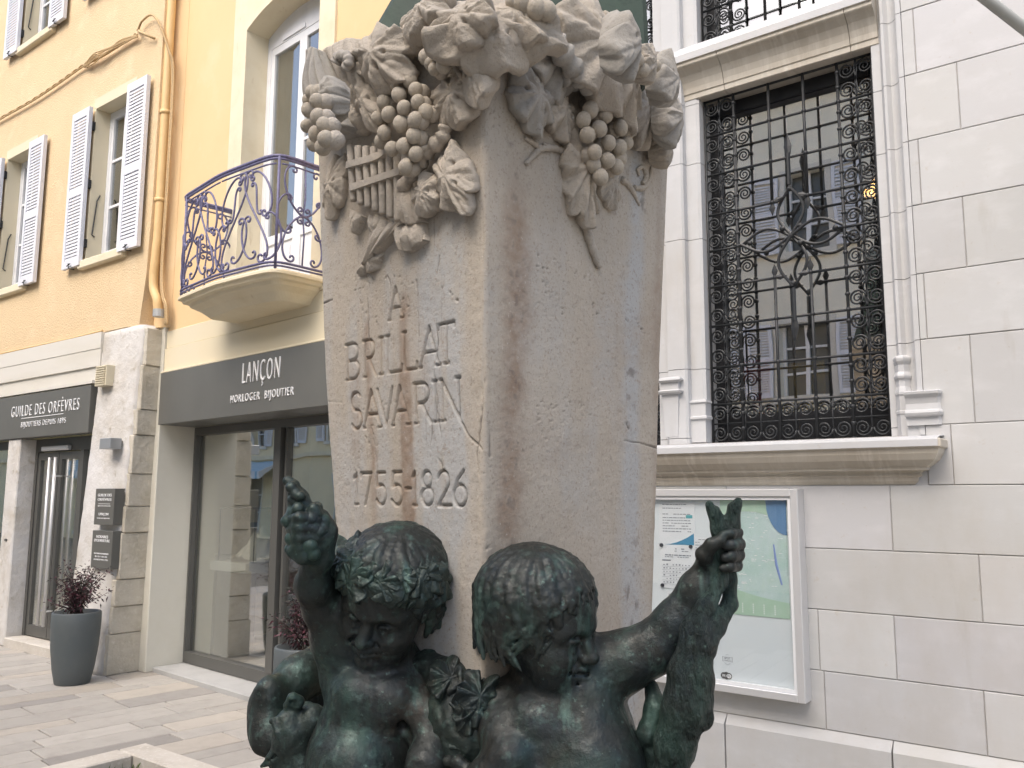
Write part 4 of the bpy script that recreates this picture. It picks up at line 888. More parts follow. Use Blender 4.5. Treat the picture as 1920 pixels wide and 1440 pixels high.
# flagpole slanting out of the wall, crossing the top right corner
f0 = Vector(on_plane(2080, 178, (0, YR, 0), (0, 1, 0))); f1 = Vector(at_depth(1700, -118, 2.7)); dv = (f1-f0).normalized()
fp = empty('flagpole', 'pale grey flagpole slanting out from the limestone wall at the top right corner', 'flagpole', f0)
link('pole', MB().tube([f0-f0, dv*.3, f1-f0], [.021, .021, .018], 14).ball(tuple(f1-f0), .028, 12, 8).mesh('pole', True), mat('pale_grey_pole', (.4, .41, .39), .5, var=[(6, (.5, .5, .47), .45, .7)]), fp)
link('wall_bracket', MB().box(-.05, .05, -.012, .0, -.09, .09).tube([(0, -.005, 0), tuple(dv*.16)], .03, 12).mesh('wall_bracket'), M['frame_grey'], fp)

# ================================================================ buildings across the street (seen in the glass)
def opposite(x0, x1, h, col, label, wins, awn=None, y0=-7.0):
    m = mat('opposite_render', col, .9, var=[(1.1, tuple(c*.88 for c in col), .4, .7)], bump=[(30, .1, .004)])
    rt = wroot('street_building', label, 'building', ((x0+x1)/2, y0, 0), 'buildings across the street')
    hs = [(a, a+w_, z, z+hh) for a, w_, z, hh in wins]
    wb_ = MB(); wall_holes(wb_, x0, x1, 0, h, y0-.35, y0, hs); part(rt, 'wall', wb_, m)
    cr = MB(); cr.box(x0, x1, y0+.0, y0+.12, 2.95, 3.1).box(x0, x1, y0, y0+.3, h-.25, h); part(rt, 'cornice', cr, M['cream_stucco'])
    part(rt, 'roof', MB().loft([[(x0, y0+.5, h+.001), (x1, y0+.5, h+.001), (x1, y0-6, h+.001), (x0, y0-6, h+.001)], [(x0, y0+.5, h+.08), (x1, y0+.5, h+.08), (x1, y0-6, h+2.4), (x0, y0-6, h+2.4)]]), mat('clay_tiles', (.3, .13, .08), .9))
    for a, b, z, zz in hs:
        f = MB(); f.box(a-.1, a, y0+.001, y0+.03, z-.1, zz+.1).box(b, b+.1, y0+.001, y0+.03, z-.1, zz+.1).box(a, b, y0+.001, y0+.03, zz, zz+.1).box(a-.12, b+.12, y0+.001, y0+.08, z-.12, z-.001)
        s_ = part(rt, 'window_surround', f, M['white_fascia'])
        f = MB(); f.box(a, a+.06, y0-.22, y0-.16, z, zz).box(b-.06, b, y0-.22, y0-.16, z, zz).box((a+b)/2-.04, (a+b)/2+.04, y0-.22, y0-.155, z, zz)
        for k in (.33, .66): f.box(a+.06, b-.06, y0-.215, y0-.17, z+(zz-z)*k-.02, z+(zz-z)*k+.02)
        w_ = part(rt, 'window', f, M['win_paint']); part(w_, 'pane', MB().box(a, b, y0-.26, y0-.24, z, zz), M['opp_glass'])
        if z > 3:
            for k in (a-.5-.12, b+.12):
                sm_ = MB(); sm_.box(k, k+.06, y0+.04, y0+.08, z, zz).box(k+.44, k+.5, y0+.04, y0+.08, z, zz)
                for q_ in (z, (z+zz)/2-.05, zz-.1): sm_.box(k+.06, k+.44, y0+.041, y0+.079, q_, q_+.1)
                n = 22
                for i in range(n): z_ = z+.12+(zz-z-.24)*i/n; sm_.box(k+.06, k+.44, y0+.05, y0+.07, z_, z_+(zz-z-.24)/n*.55)
                part(rt, 'shutter', sm_, M['shutter'])
    if awn:
        a, b = awn; aw_ = MB(); 
        for k in range(int((b-a)/.3)):
            aw_.loft([[(a+k*.3, y0, 2.9), (a+k*.3+.15, y0, 2.9), (a+k*.3+.15, y0+1, 2.45), (a+k*.3, y0+1, 2.45)], [(a+k*.3, y0, 2.88), (a+k*.3+.15, y0, 2.88), (a+k*.3+.15, y0+1, 2.2), (a+k*.3, y0+1, 2.2)]])
        ob = aw_.mesh('x'); ob.transform(Matrix.Translation((-(a+b)/2, -y0, -2.2)))
        o_ = link('striped_awning', ob, mat('blue_stripe', (.12, .38, .55), .8)); o_.location = ((a+b)/2, y0, 2.2); tag(o_, 'blue and white striped shop awning across the street', 'awning')
        aw2 = MB()
        for k in range(int((b-a)/.3)):
            aw2.loft([[(a+k*.3+.15, y0, 2.9), (a+k*.3+.3, y0, 2.9), (a+k*.3+.3, y0+1, 2.45), (a+k*.3+.15, y0+1, 2.45)], [(a+k*.3+.15, y0, 2.88), (a+k*.3+.3, y0, 2.88), (a+k*.3+.3, y0+1, 2.2), (a+k*.3+.15, y0+1, 2.2)]])
        ob = aw2.mesh('white_stripe'); ob.transform(Matrix.Translation((-(a+b)/2, -y0, -2.2))); link('white_stripe', ob, M['paper'], o_)
M['opp_glass'] = mat('dark_far_glass', (.1, .11, .11), .25, spec=.4)
opposite(-8.2, 3.5, 9.3, (.82, .78, .66), 'cream building across the street with white louvred shutters', [(-5.5, .95, 3.4, 1.35), (-2.6, .95, 3.4, 1.35), (.4, .95, 3.4, 1.35), (-5.25, .75, 6.05, 1.5), (-2.6, .9, 6.05, 1.5), (.4, .9, 6.05, 1.5), (-7.6, .95, 3.4, 1.35), (-5.4, 2.2, .3, 2.2), (-1.5, 2.2, .3, 2.2)])
opposite(-15.5, -8.25, 10, (.8, .71, .52), 'ochre building across the street with grey shopfront openings', [(-14.4, 1, 3.5, 1.7), (-11, 1, 3.5, 1.7), (-14.4, 1, 6.5, 1.6), (-11, 1, 6.5, 1.6), (-14.8, 2.4, .3, 2.2), (-11.5, 2.4, .3, 2.2)])
opposite(-34, -15.55, 9.5, (.84, .72, .48), 'yellow building along the street with a blue striped shop awning', [(x, 1, z, 1.6) for x in (-33, -30.5, -28, -25, -22.5, -19.5, -17) for z in (3.5, 6.4)]+[(-32.5, 2.6, .3, 2), (-24.5, 2.6, .3, 2), (-19, 2.2, .3, 2)], (-33, -28))
opposite(-52, -34.1, 9, (.84, .74, .5), 'pale yellow building far along the street beyond the awning', [(x, 1, z, 1.6) for x in (-51, -48.5, -46, -43.5, -41, -38.5, -36) for z in (3.5, 6.2)]+[(-50, 2.4, .3, 2.1), (-45, 2.4, .3, 2.1), (-38, 2.4, .3, 2.1)])
opposite(-62, -52.1, 8.5, (.5, .2, .12), 'red rendered building at the far end of the street', [(-60, 1, 3.5, 1.6), (-57, 1, 3.5, 1.6), (-54, 1, 3.5, 1.6), (-59, 2.4, .3, 2.1), (-55, 2.4, .3, 2.1)])
# ================================================================ stone pedestal
dL, dR = hdir(172.), hdir(82.)
AX = FW*np.array([1, 1, 0]); AX /= np.linalg.norm(AX)
_a = on_plane(918, 931, EYE+AX, AX)-EYE; _a[2] = 0; _a /= np.linalg.norm(_a)
CEN = _a*2.2
ddA = -(dL+dR)/np.linalg.norm(dL+dR); ddL = (dL-dR)/np.linalg.norm(dL-dR); ddR = -ddL
def D_L(z): return np.interp(z, [.6, 1.0, 1.27, 1.533, 1.71, 1.918, 2.276, 2.5, 2.6, 2.78], [.385, .387, .39, .396, .4145, .435, .4597, .473, .488, .50])
def D_R(z): return np.interp(z, [.6, 1.0, 1.273, 1.537, 1.7125, 1.92, 2.278, 2.5, 2.6, 2.78], [.39, .4, .413, .426, .435, .444, .465, .479, .49, .50])
def D_M(z): return (D_L(z)+D_R(z))/2
nLf = np.array([-.1392, -.9903, 0]); nRf = np.array([.9903, -.1392, 0])
def face_pt(px, py, face, out=0.):
    n = nLf if face == 'L' else nRf; z = 2.4
    for _ in range(4):
        A = CEN+D_M(z)*ddA+n*out; p = on_plane(px, py, A, n); z = p[2]
    return p
PED = wroot('monument_pedestal', 'tall tapering stone pedestal carved with vine leaves, grapes and an inscription', 'pedestal', (CEN[0], CEN[1], .04))

# letters as strokes in a unit cell
def arc(cx, cy, rx, ry, a0, a1, n=12): return [(cx+rx*math.cos(t), cy+ry*math.sin(t)) for t in np.linspace(R(a0), R(a1), n)]
GL = {'A': [[(0, 0), (.5, 1)], [(.5, 1), (1, 0)], [(.2, .36), (.8, .36)], [(-.06, 0), (.1, 0)], [(.86, 0), (1.08, 0)]],
      'B': [[(.12, 0), (.12, 1)], [(0, 1), (.12, 1)]+arc(.5, .76, .42, .24, 90, -90)+[(.12, .52)], [(.12, .52)]+arc(.52, .26, .46, .26, 90, -90)+[(0, 0)]],
      'R': [[(.12, 0), (.12, 1)], [(0, 1), (.12, 1)]+arc(.5, .75, .42, .25, 90, -90)+[(.12, .5)], [(.45, .5), (1, 0)], [(0, 0), (.24, 0)]],
      'I': [[(.5, 0), (.5, 1)], [(.1, 1), (.9, 1)], [(.1, 0), (.9, 0)]], 'L': [[(.12, 1), (.12, 0), (.95, 0), (1, .16)], [(0, 1), (.26, 1)]],
      'T': [[(.5, 0), (.5, 1)], [(0, .88), (.02, 1), (.98, 1), (1, .88)], [(.36, 0), (.64, 0)]], 'S': [arc(.5, .75, .42, .25, 35, 240)+arc(.5, .26, .45, .26, 80, -150)],
      'V': [[(0, 1), (.5, 0)], [(.5, 0), (1, 1)]], 'N': [[(.1, 0), (.1, 1)], [(.1, 1), (.9, 0)], [(.9, 0), (.9, 1)], [(0, 1), (.12, 1)], [(.78, 1), (1, 1)], [(0, 0), (.22, 0)]],
      '1': [[(.1, .84), (.55, 1), (.55, 0)], [(.2, 0), (.9, 0)]], '7': [[(0, .88), (0, 1), (.95, 1), (.35, 0)]], '5': [[(.9, 1), (.15, 1), (.1, .58)]+arc(.45, .31, .48, .31, 120, -150)],
      '8': [arc(.5, .76, .34, .24, 0, 360, 18), arc(.5, .27, .46, .27, 0, 360, 20)], '2': [arc(.45, .72, .42, .28, 165, -35)+[(.02, .01), (1, .01)]], '6': [[(.85, 1), (.4, .75), (.1, .4)], arc(.52, .3, .46, .3, 0, 360, 20)], '-': [[(0, .5), (1, .5)]]}
LINES = [(2.016, 2.09, 570, [('A', 368, 440)]), (1.89, 1.979, 660, [('B', 135, 207), ('R', 230, 294), ('I', 312, 338), ('L', 350, 438), ('L', 444, 520), ('A', 536, 638), ('T', 638, 725)]),
         (1.765, 1.855, 760, [('S', 156, 218), ('A', 228, 316), ('V', 306, 388), ('A', 384, 472), ('R', 502, 590), ('I', 604, 632), ('N', 646, 760)]),
         (1.58, 1.656, 915, [('1', 168, 196), ('7', 208, 270), ('5', 290, 346), ('5', 374, 436), ('-', 452, 480), ('1', 488, 516), ('8', 535, 606), ('2', 630, 700), ('6', 710, 786)])]
def s_of(px, py):
    p = face_pt(px, py, 'L'); return (p-CEN)@(-dL)                      # along the left face, growing to the right
STROKES = []
for z0, z1, py, ch in LINES:
    for c, a, b in ch:
        sa, sb_ = s_of(600+a/2.879, py), s_of(600+b/2.879, py)
        for st in GL[c]: STROKES.append([(sa+(sb_-sa)*x, z0+(z1-z0)*y) for x, y in st])
def crack(zs, face='L', jit=.004, seed=0):
    rnd = random.Random(seed); P = []
    for x, y in zs:
        p = face_pt(600+x/2.879, 480+y/2.879, 'L') if face == 'L' else face_pt(880+x/2.4, 460+y/2.4, 'R')
        P.append(((p-CEN)@(-dL) if face == 'L' else (p-CEN)@dR, p[2]))
    out = []
    for a, b in zip(P[:-1], P[1:]):
        n = max(2, int(math.hypot(b[0]-a[0], b[1]-a[1])/.012))
        for i in range(n): t = i/n; out.append((a[0]+(b[0]-a[0])*t+rnd.gauss(0, jit*.35), a[1]+(b[1]-a[1])*t))
    return out+[P[-1]]
CR_L = [crack([(640, 0), (628, 100)], seed=1), crack([(620, 340), (636, 480), (612, 620), (630, 760), (632, 860), (648, 960), (655, 1160)], seed=2), crack([(360, 110), (378, 160), (372, 300)], seed=3), crack([(250, 180), (260, 420), (275, 560), (340, 570)], seed=4),
        crack([(520, 130), (522, 220), (530, 430)], seed=5), crack([(890, 640), (880, 800), (855, 960), (845, 1060), (858, 1180)], seed=6), crack([(755, 890), (800, 970), (890, 1060)], seed=7), crack([(270, 930), (285, 1050), (300, 1160)], seed=8), crack([(0, 260), (60, 235)], seed=9), crack([(40, 785), (110, 790)], seed=10), crack([(600, 900), (590, 1040), (655, 1130)], seed=11), crack([(620, 1340), (624, 1430)], seed=12)]
CR_R = [crack([(70, 590), (55, 700), (45, 880), (30, 900)], 'R', seed=14), crack([(90, 800), (95, 950)], 'R', seed=15), crack([(690, 880), (760, 890), (860, 920)], 'R', seed=16), crack([(700, 330), (740, 380), (790, 400)], 'R', seed=19), crack([(700, 800), (712, 826)], 'R', seed=20)]
def seg_dist(X, Z, polys, rad):
    Dm = np.full(X.shape, 1.); 
    for P in polys:
        for a, b in zip(P[:-1], P[1:]):
            lo = (min(a[0], b[0])-rad, min(a[1], b[1])-rad); hi = (max(a[0], b[0])+rad, max(a[1], b[1])+rad)
            m = (X > lo[0]) & (X < hi[0]) & (Z > lo[1]) & (Z < hi[1])
            if not m.any(): continue
            x, z = X[m]-a[0], Z[m]-a[1]; dx, dz = b[0]-a[0], b[1]-a[1]; t = np.clip((x*dx+z*dz)/(dx*dx+dz*dz+1e-12), 0, 1)
            Dm[m] = np.minimum(Dm[m], np.hypot(x-t*dx, z-t*dz))
    return Dm
def bell(x, c, w_): return np.exp(-((x-c)/w_)**2)
def shaft():
    zs = np.concatenate([np.arange(.6, 1.4, .02), np.arange(1.4, 2.16, .0024), np.arange(2.16, 2.625, .008)])
    nu = 250; uL = np.linspace(.0, 1, nu); uR = np.linspace(0, 1, 150)
    nz = len(zs); A = CEN+np.outer(D_M(zs), ddA); L = CEN+np.outer(D_L(zs), ddL); Rr = CEN+np.outer(D_R(zs), ddR); B = CEN-np.outer(D_M(zs), ddA)
    for q in (A, L, Rr, B): q[:, 2] = zs
    def lerp(P, Q, u): return P[:, None, :]*(1-u)[None, :, None]+Q[:, None, :]*u[None, :, None]
    FL = lerp(L, A, uL); FR = lerp(A, Rr, uR)
    wl_ = np.linalg.norm(L-A, axis=1)[:, None]; wr_ = np.linalg.norm(Rr-A, axis=1)[:, None]
    # rounded corners
    def rnd_corner(dist): return np.where(dist < .018, -(.018-np.sqrt(np.maximum(0, .018**2-(.018-np.minimum(dist, .018))**2))), 0.)
    def height(F, s, d0, d1, strokes, cracks, seed, nf, n0, n1):
        Z = F[:, :, 2]; X = (F-CEN)@s
        h = (fbm(X, Z, seed, 9, 3, seed)-.5)*.004+(fbm(X, Z, seed, 80, 3, seed+5)-.5)*.0014
        g = np.zeros_like(h); ck = np.zeros_like(h)
        if strokes:
            d = seg_dist(X, Z, strokes, .012); wv = .0047*(.85+.3*fbm(X, Z, 0, 30, 2, 8)); g = np.clip(1-d/wv, 0, 1); h -= .0085*np.minimum(g*1.5, 1)*(.75+.4*fbm(X, Z, 0, 12, 2, 4))
        d = seg_dist(X, Z, cracks, .01); wv = .0028*(.2+1.5*fbm(X, Z, 3, 25, 3, 3)); ck = np.clip(1-d/wv, 0, 1)*np.clip((fbm(X, Z, 6, 20, 3, 44)-.3)*4, 0, 1); h -= .0055*ck
        pit = np.clip((fbm(X, Z, 2, 160, 2, 31)-.72)*6, 0, 1)*np.clip((fbm(X, Z, 4, 9, 3, 17)-.5)*5, 0, 1); h -= .005*pit
        cc = .016; e0, e1 = [.4*np.maximum(cc-q, 0)**2/cc for q in (d0, d1)]; chip = np.clip((fbm(X, Z, 5, 16, 3, 41)-.6)*4, 0, 1)*np.exp(-np.minimum(d0, d1)/.014)
        e = e0[:, :, None]*-n0+e1[:, :, None]*-n1; q = np.clip(np.minimum(d0, d1)/.006, 0, 1)
        return F+((h-.006*chip)*q)[:, :, None]*nf+e, g, np.clip(ck+pit*.8, 0, 1), X, Z
    FL, gL, cL, XL, ZL = height(FL, -dL, uL[None, :]*wl_, (1-uL)[None, :]*wl_, STROKES, CR_L, 1, nLf, ddL, ddA)
    FR, gR, cR, XR, ZR = height(FR, dR, uR[None, :]*wr_, (1-uR)[None, :]*wr_, None, CR_R, 2, nRf, ddA, ddR)
    # stains with shapes of their own: rust streaks, grey lichen film, brown algae band
    sL = lambda zx, zy: s_of(600+zx/2.879, 480+zy/2.879)
    def streak(X, Z, c, w_, zt, zb, seed):
        wob = (fbm(X*0, Z, seed, 6, 3, seed)-.5)*.03; m = bell(X+wob, c, w_); t = np.clip((zt-Z)/.04, 0, 1)*np.clip((Z-zb)/.12, 0, 1); return m*t*(.45+1.1*fbm(X*9, Z*.7, seed, 10, 3, seed+2))
    rust = streak(XL, ZL, sL(440, 500), .02, 2.09, 1.45, 1)*1.0+streak(XL, ZL, sL(265, 700), .016, 2.05, 1.45, 2)*.75+streak(XL, ZL, sL(470, 900), .022, 1.9, 1.35, 3)*1.0+streak(XL, ZL, sL(190, 800), .03, 1.95, 1.6, 4)*.4+streak(XL, ZL, sL(560, 560), .02, 2.0, 1.75, 5)*.3
    rust = rust+gL*.75*np.clip((sL(520, 700)-XL)/.05+.5, 0, 1)*(.4+fbm(XL, ZL, 0, 20, 3, 5))
    greyL = np.clip(bell(XL, sL(640, 700), .09)*.95*np.clip((2.25-ZL)/.12, 0, 1)*(.25+1.3*fbm(XL*5, ZL*.6, 0, 8, 4, 9)), 0, 1)+.55*np.clip((fbm(XL*3, ZL*.5, 1, 6, 4, 12)-.45)*4, 0, 1)
    darkL = np.clip(cL*1.0+gL*.85*np.clip((XL-sL(520, 700))/.05+.5, 0, 1)*(.5+.8*fbm(XL, ZL, 7, 40, 2, 6))+np.clip((fbm(XL*12, ZL*.5, 4, 9, 4, 15)-.62)*4, 0, 1)*.55*bell(XL, sL(620, 700), .1), 0, 1)
    xr = lambda px, py=750: (face_pt(px, py, 'R')-CEN)@dR
    band = bell(XR+(fbm(XR*0, ZR, 1, 3, 3, 3)-.5)*.06, xr(962), .045)
    rustR = np.clip(band*(.35+1.0*fbm(XR, ZR, 0, 18, 5, 22))*np.clip((2.42-ZR)/.2, .15, 1), 0, 1)*.95+.5*bell(XR, xr(1228), .02)*(.3+fbm(XR, ZR, 9, 20, 4, 28))+.3*np.clip((fbm(XR, ZR, 3, 7, 4, 23)-.5)*4, 0, 1)
    greyR = bell(XR+(fbm(XR*0, ZR, 6, 4, 3, 7)-.5)*.06, xr(1188), .03)*(.4+.9*fbm(XR, ZR, 2, 12, 4, 24))+.4*np.clip((fbm(XR*2, ZR*.6, 8, 5, 4, 25)-.5)*4, 0, 1)
    darkR = np.clip(cR+bell(XR, xr(1185), .04)*np.clip((fbm(XR, ZR, 0, 45, 4, 26)-.58)*6, 0, 1)*np.clip((fbm(XR, ZR*.5, 0, 6, 2, 27)-.4)*4, 0, 1)+band*np.clip((fbm(XR, ZR, 0, 60, 4, 29)-.56)*5, 0, 1)*.6, 0, 1)
    ring = np.concatenate([FL[:, :-1], FR, B[:, None, :]], 1); n = ring.shape[1]; V = ring.reshape(-1, 3)
    def at(a, b): return np.clip(np.concatenate([a[:, :-1], b, np.zeros((nz, 1))], 1).ravel(), 0, 1).astype(np.float32)
    i, j = np.meshgrid(np.arange(nz-1), np.arange(n), indexing='ij'); k = (i*n+j).ravel(); k2 = (i*n+(j+1) % n).ravel()
    me = arr_mesh('shaft', V, np.stack([k, k2, k2+n, k+n], 1))
    for nm, a in (('rust', at(rust, rustR)), ('grey', at(greyL, greyR)), ('grime', at(darkL, darkR))):
        me.attributes.new(nm, 'FLOAT', 'POINT').data.foreach_set('value', a)
    m = mat('pink_tan_stone', (.45, .398, .328), .92, var=[(2.2, (.42, .365, .3), .4, .7), (5, (.475, .43, .37), .5, .72, (1.4, 1.4, .4)), ('grey', (.43, .425, .41), .1, .9, 22), ('rust', (.28, .205, .15), .15, 1.2, 34), (150, (.3, .25, .205), .54, .72), (60, (.33, .28, .235), .58, .75), (130, (.6, .55, .49), .62, .78), ('grime', (.15, .13, .115), .15, 1.1)],
            bump=[(60, .35, .006), (230, .35, .003)])
    o = part(PED, 'shaft', MB(), m); o.data = me; me.materials.append(m); return m
M['ped'] = shaft()
M['carved'] = mat('carved_stone', (.46, .405, .335), .93, var=[(5, (.49, .445, .385), .45, .7), (9, (.36, .32, .27), .56, .76), (170, (.33, .28, .23), .56, .74), (140, (.58, .53, .47), .64, .8)], bump=[(20, .5, .012), (60, .6, .006), (240, .45, .003)])
M['carved_grey'] = mat('lichened_stone', (.37, .345, .305), .94, var=[(6, (.42, .385, .34), .45, .7), (14, (.22, .21, .195), .55, .75), (170, (.26, .24, .21), .56, .74)], bump=[(45, .5, .006), (240, .35, .003)])
bp = MB(); rz = R(8.)
def sq(hw, z): return [tuple(CEN+hw*math.sqrt(2)*d+np.array([0, 0, z])) for d in (ddL, ddA, ddR, -ddA)]
bp.loft([sq(.62, 0), sq(.62, .36), sq(.6, .385), sq(.56, .40), sq(.55, .58), sq(.53, .6)]); part(PED, 'base', bp, M['carved'], bevel=.004)
tc_ = MB(); tc_.loft([sq(.346, 2.6), sq(.33, 2.66), sq(.3, 2.7), sq(.2, 2.72)]); part(PED, 'top_slab', tc_, M['carved'])

# ---------------------------------------------------------------- carved garland
def frame(face):
    return (-dL, np.array([0, 0, 1.]), nLf) if face == 'L' else ((dR, np.array([0, 0, 1.]), nRf) if face == 'R' else None)
CORNERN = -(dL+dR)/np.linalg.norm(dL+dR)
def fr_of(face):
    if face == 'C': return (np.cross([0, 0, 1.], CORNERN), np.array([0, 0, 1.]), CORNERN)         # the arris
    if face == 'CL': n = (nLf-dR*-1.*0+ddL*1.2); n /= np.linalg.norm(n); return (np.cross([0, 0, 1.], n), np.array([0, 0, 1.]), n)
    if face == 'CR': n = (nRf+ddR*1.2); n /= np.linalg.norm(n); return (np.cross([0, 0, 1.], n), np.array([0, 0, 1.]), n)
    return frame(face)
def anchor(px, py, face, out):
    if face in 'LR': return face_pt(px, py, face, out)
    dd = {'C': ddA, 'CL': ddL, 'CR': ddR}[face]; n = fr_of(face)[2]; z = 2.5
    for _ in range(4):
        Dz = {'C': D_M, 'CL': D_L, 'CR': D_R}[face](z); p = on_plane(px, py, CEN+dd*Dz+n*out, n); z = p[2]
    return p
PXM = 1600/1.95                                                        # pixels per metre there
def leaf_part(px, py, face, w_, h_, rot=0, out=.03, seed=0, lobes=5, dome=.25, bend=0., ruf=.08, m='carved', name='vine_leaf', thick=.022, tip=.0, side=0., holes=3, pitch=0., fr=None, O=None, parent=None, mt=None, full=.76, vein=.6):
    w_ *= 1.18; h_ *= 1.18
    rnd = random.Random(seed); rs = np.random.RandomState(seed+100); nt_, nr = 120, 22
    th = np.linspace(0, 2*math.pi, nt_, endpoint=False); rr_ = np.concatenate([[.001], np.linspace(.06, 1, nr)])
    ph = rnd.uniform(0, 6.28)
    lob = (full+(1-full)*1)*0+full+(1-full)*np.abs(np.cos(lobes/2*(th-math.pi/2)))**.55
    env = 1-.16*np.cos(th-math.pi/2)**2*0+tip*np.maximum(0, np.sin(th))**4
    notch = 1-.42*np.exp(-((th-1.5*math.pi)/.2)**2)
    teeth = 1+.075*(np.abs(((th*10/math.pi+rnd.random()) % 2)-1)**.7-.5)+.03*np.sin(th*7+ph)
    Ro = lob*env*notch*teeth
    T, Q = np.meshgrid(th, rr_, indexing='ij'); X = np.cos(T)*Q*Ro[:, None]; Y = np.sin(T)*Q*Ro[:, None]
    Z = dome*(1-Q**2)
    ax = [math.pi/2+2*math.pi*k/lobes for k in range(lobes)]
    for a in ax:
        da = (T-a+math.pi) % (2*math.pi)-math.pi; d = np.abs(np.sin(da))*Q+(np.cos(da) < 0)*9
        Z += vein*-.085*np.exp(-(d/.045)**2)*np.minimum(Q*3, 1)*(1-.4*Q)+vein*.08*np.exp(-((d-.14)/.1)**2)*Q
        for sgn in (1, -1):
            for q in (.35, .6): dd_ = np.abs(np.sin(da-sgn*.0)*Q-sgn*(Q*np.cos(da)-q)*.75); Z -= vein*.05*np.exp(-(dd_/.035)**2)*((Q*np.cos(da) > q) & (sgn*da > 0))
    Z += ruf*np.sin(T*lobes*1.5+ph)*Q**2+ruf*.6*np.sin(T*3+ph*2)*Q**1.5
    Z += (fbm(X, Y, seed, 3.5, 3, seed)-.5)*.16
    for k in range(holes):
        a = ax[k % lobes]+math.pi/lobes+rnd.uniform(-.15, .15); q = rnd.uniform(.38, .6); Z -= .24*np.exp(-(((X-q*math.cos(a)*.8)**2+(Y-q*math.sin(a)*.8)**2)/.0022))
    Z -= bend*np.maximum(0, Y)**2*1.0 if bend > 0 else bend*-1*np.maximum(0, -Y)**2
    Z -= side*X**2
    S = max(w_, h_)/2; xs = w_/2/PXM; ys_ = h_/2/PXM; zsx = (w_+h_)/4/PXM
    tk = thick
    top = np.stack([X*xs, Y*ys_, Z*zsx], -1)
    ring1 = top[:, -1]+np.array([0, 0, -tk*.55]); ring1[:, :2] *= .985; ring2 = top[:, -1]*np.array([.86, .86, 1])+np.array([0, 0, -tk*1.3]); ring3 = top[:, -1]*np.array([.6, .6, 0])+np.array([0, 0, -tk*1.2-.02])
    P = np.concatenate([top, ring1[:, None], ring2[:, None], ring3[:, None]], 1); n2 = P.shape[1]
    c, s = math.cos(R(rot)), math.sin(R(rot)); ex, ey, en = fr_of(face) if fr is None else fr
    if pitch:
        cp, sp = math.cos(R(pitch)), math.sin(R(pitch)); ey, en = ey*cp+en*sp, en*cp-ey*sp
    e1 = ex*c+ey*s; e2 = -ex*s+ey*c; O = anchor(px, py, face, out) if O is None else O
    V = O+P[..., 0:1]*e1+P[..., 1:2]*e2+P[..., 2:3]*en
    i, j = np.meshgrid(np.arange(nt_), np.arange(n2-1), indexing='ij'); i2 = (i+1) % nt_
    F = np.stack([(i*n2+j).ravel(), (i*n2+j+1).ravel(), (i2*n2+j+1).ravel(), (i2*n2+j).ravel()], 1)
    if parent is not None: return link(name, arr_mesh(name, V.reshape(-1, 3), F), M[m], parent)
    o = part(PED, name, MB(), M[m]); o.data = arr_mesh(name, V.reshape(-1, 3), F); o.data.materials.append(M[m]); return o
GRAPE = MB().ball((0, 0, 0), 1, 20, 14).mesh('grape', True); GRAPE.materials.append(mat('grape_stone', (.46, .405, .325), .93, var=[(.5, (.4, .355, .29), .45, .7), (2.6, (.33, .285, .235), .5, .72), (2.9, (.56, .51, .45), .58, .78)], bump=[(1.1, .5, .004), (4.5, .5, .002)]))
def bunch(pts, face, out, r, seed, m='carved', core=True):
    """pts: berry centres in the photograph with a height step above the face"""
    rnd = random.Random(seed); ex, ey, en = fr_of(face); cm = MB(); P = []
    for x, y, lv, *k in pts: P.append((anchor(x, y, face, out+lv*r/PXM*.9), r/PXM*(k[0] if k else 1)*rnd.uniform(.94, 1.06)))
    cx = np.mean([p[0] for p in P], 0)
    for p, q in P[::2]: cm.ball(tuple(p-en*q*1.1), q*1.15, 8, 6)
    b = part(PED, 'grape_bunch', cm, M[m], smooth=True)
    for p, q in P:
        g = link('grape', GRAPE, None, b); mt = Matrix.Translation(Vector(p)) @ Matrix.Rotation(rnd.uniform(-.5, .5), 4, 'Y') @ Matrix.Diagonal((q, q, q*rnd.uniform(1.0, 1.16), 1)); g.matrix_basis = mt
def zp(L, ox, oy, k=2.667): return [(ox+p[0]/k, oy+p[1]/k, *p[2:]) for p in L]
# main bunch, the small bunches, the right bunch
bunch(zp([(545, 420, .3), (610, 405, 0), (640, 450, .6), (555, 475, 1), (480, 510, .4), (580, 540, 1.3), (650, 510, .9), (505, 572, .9), (635, 600, 1.4), (450, 590, 0), (565, 620, 1.2), (482, 665, .7), (630, 680, 1), (520, 745, .8), (580, 730, 1.3), (640, 770, .6), (590, 835, .9), (470, 705, 0), (690, 560, .2)], 540, 0), 'L', .055, 14, 3)
bunch(zp([(145, 505, .9), (100, 550, .6), (150, 585, 1.1), (95, 630, .4), (180, 625, .6), (140, 670, 1), (190, 695, .5), (175, 735, .3), (130, 720, .2), (105, 500, .0), (150, 465, .2), (120, 462, -.2)], 540, 0), 'CL', .045, 14, 4)
bunch(zp([(735, 205, -.2, .7), (770, 190, -.2, .8), (740, 262, .9), (690, 285, .4), (800, 260, .4), (780, 328, .9), (735, 345, .3), (715, 315, 0)], 540, 0), 'L', .07, 13, 5)
bunch(zp([(712, 520, .7), (605, 550, .8), (680, 578, 1.2), (570, 600, .4), (770, 578, .3), (650, 645, 1.3), (755, 640, .9), (590, 675, .7), (695, 715, 1.2), (790, 660, .1), (625, 762, 1), (750, 740, .7), (690, 803, 1), (620, 825, .3), (735, 835, .5), (655, 885, .9), (785, 715, 0), (665, 505, .2), (750, 790, .2)], 880, 0), 'R', .054, 15, 6)
bunch(zp([(335, 45, .8, 1.25), (385, 55, .5, 1.2), (270, 15, .3, 1.3), (230, 8, 0, 1.2)], 880, 0), 'C', .085, 15, 7)
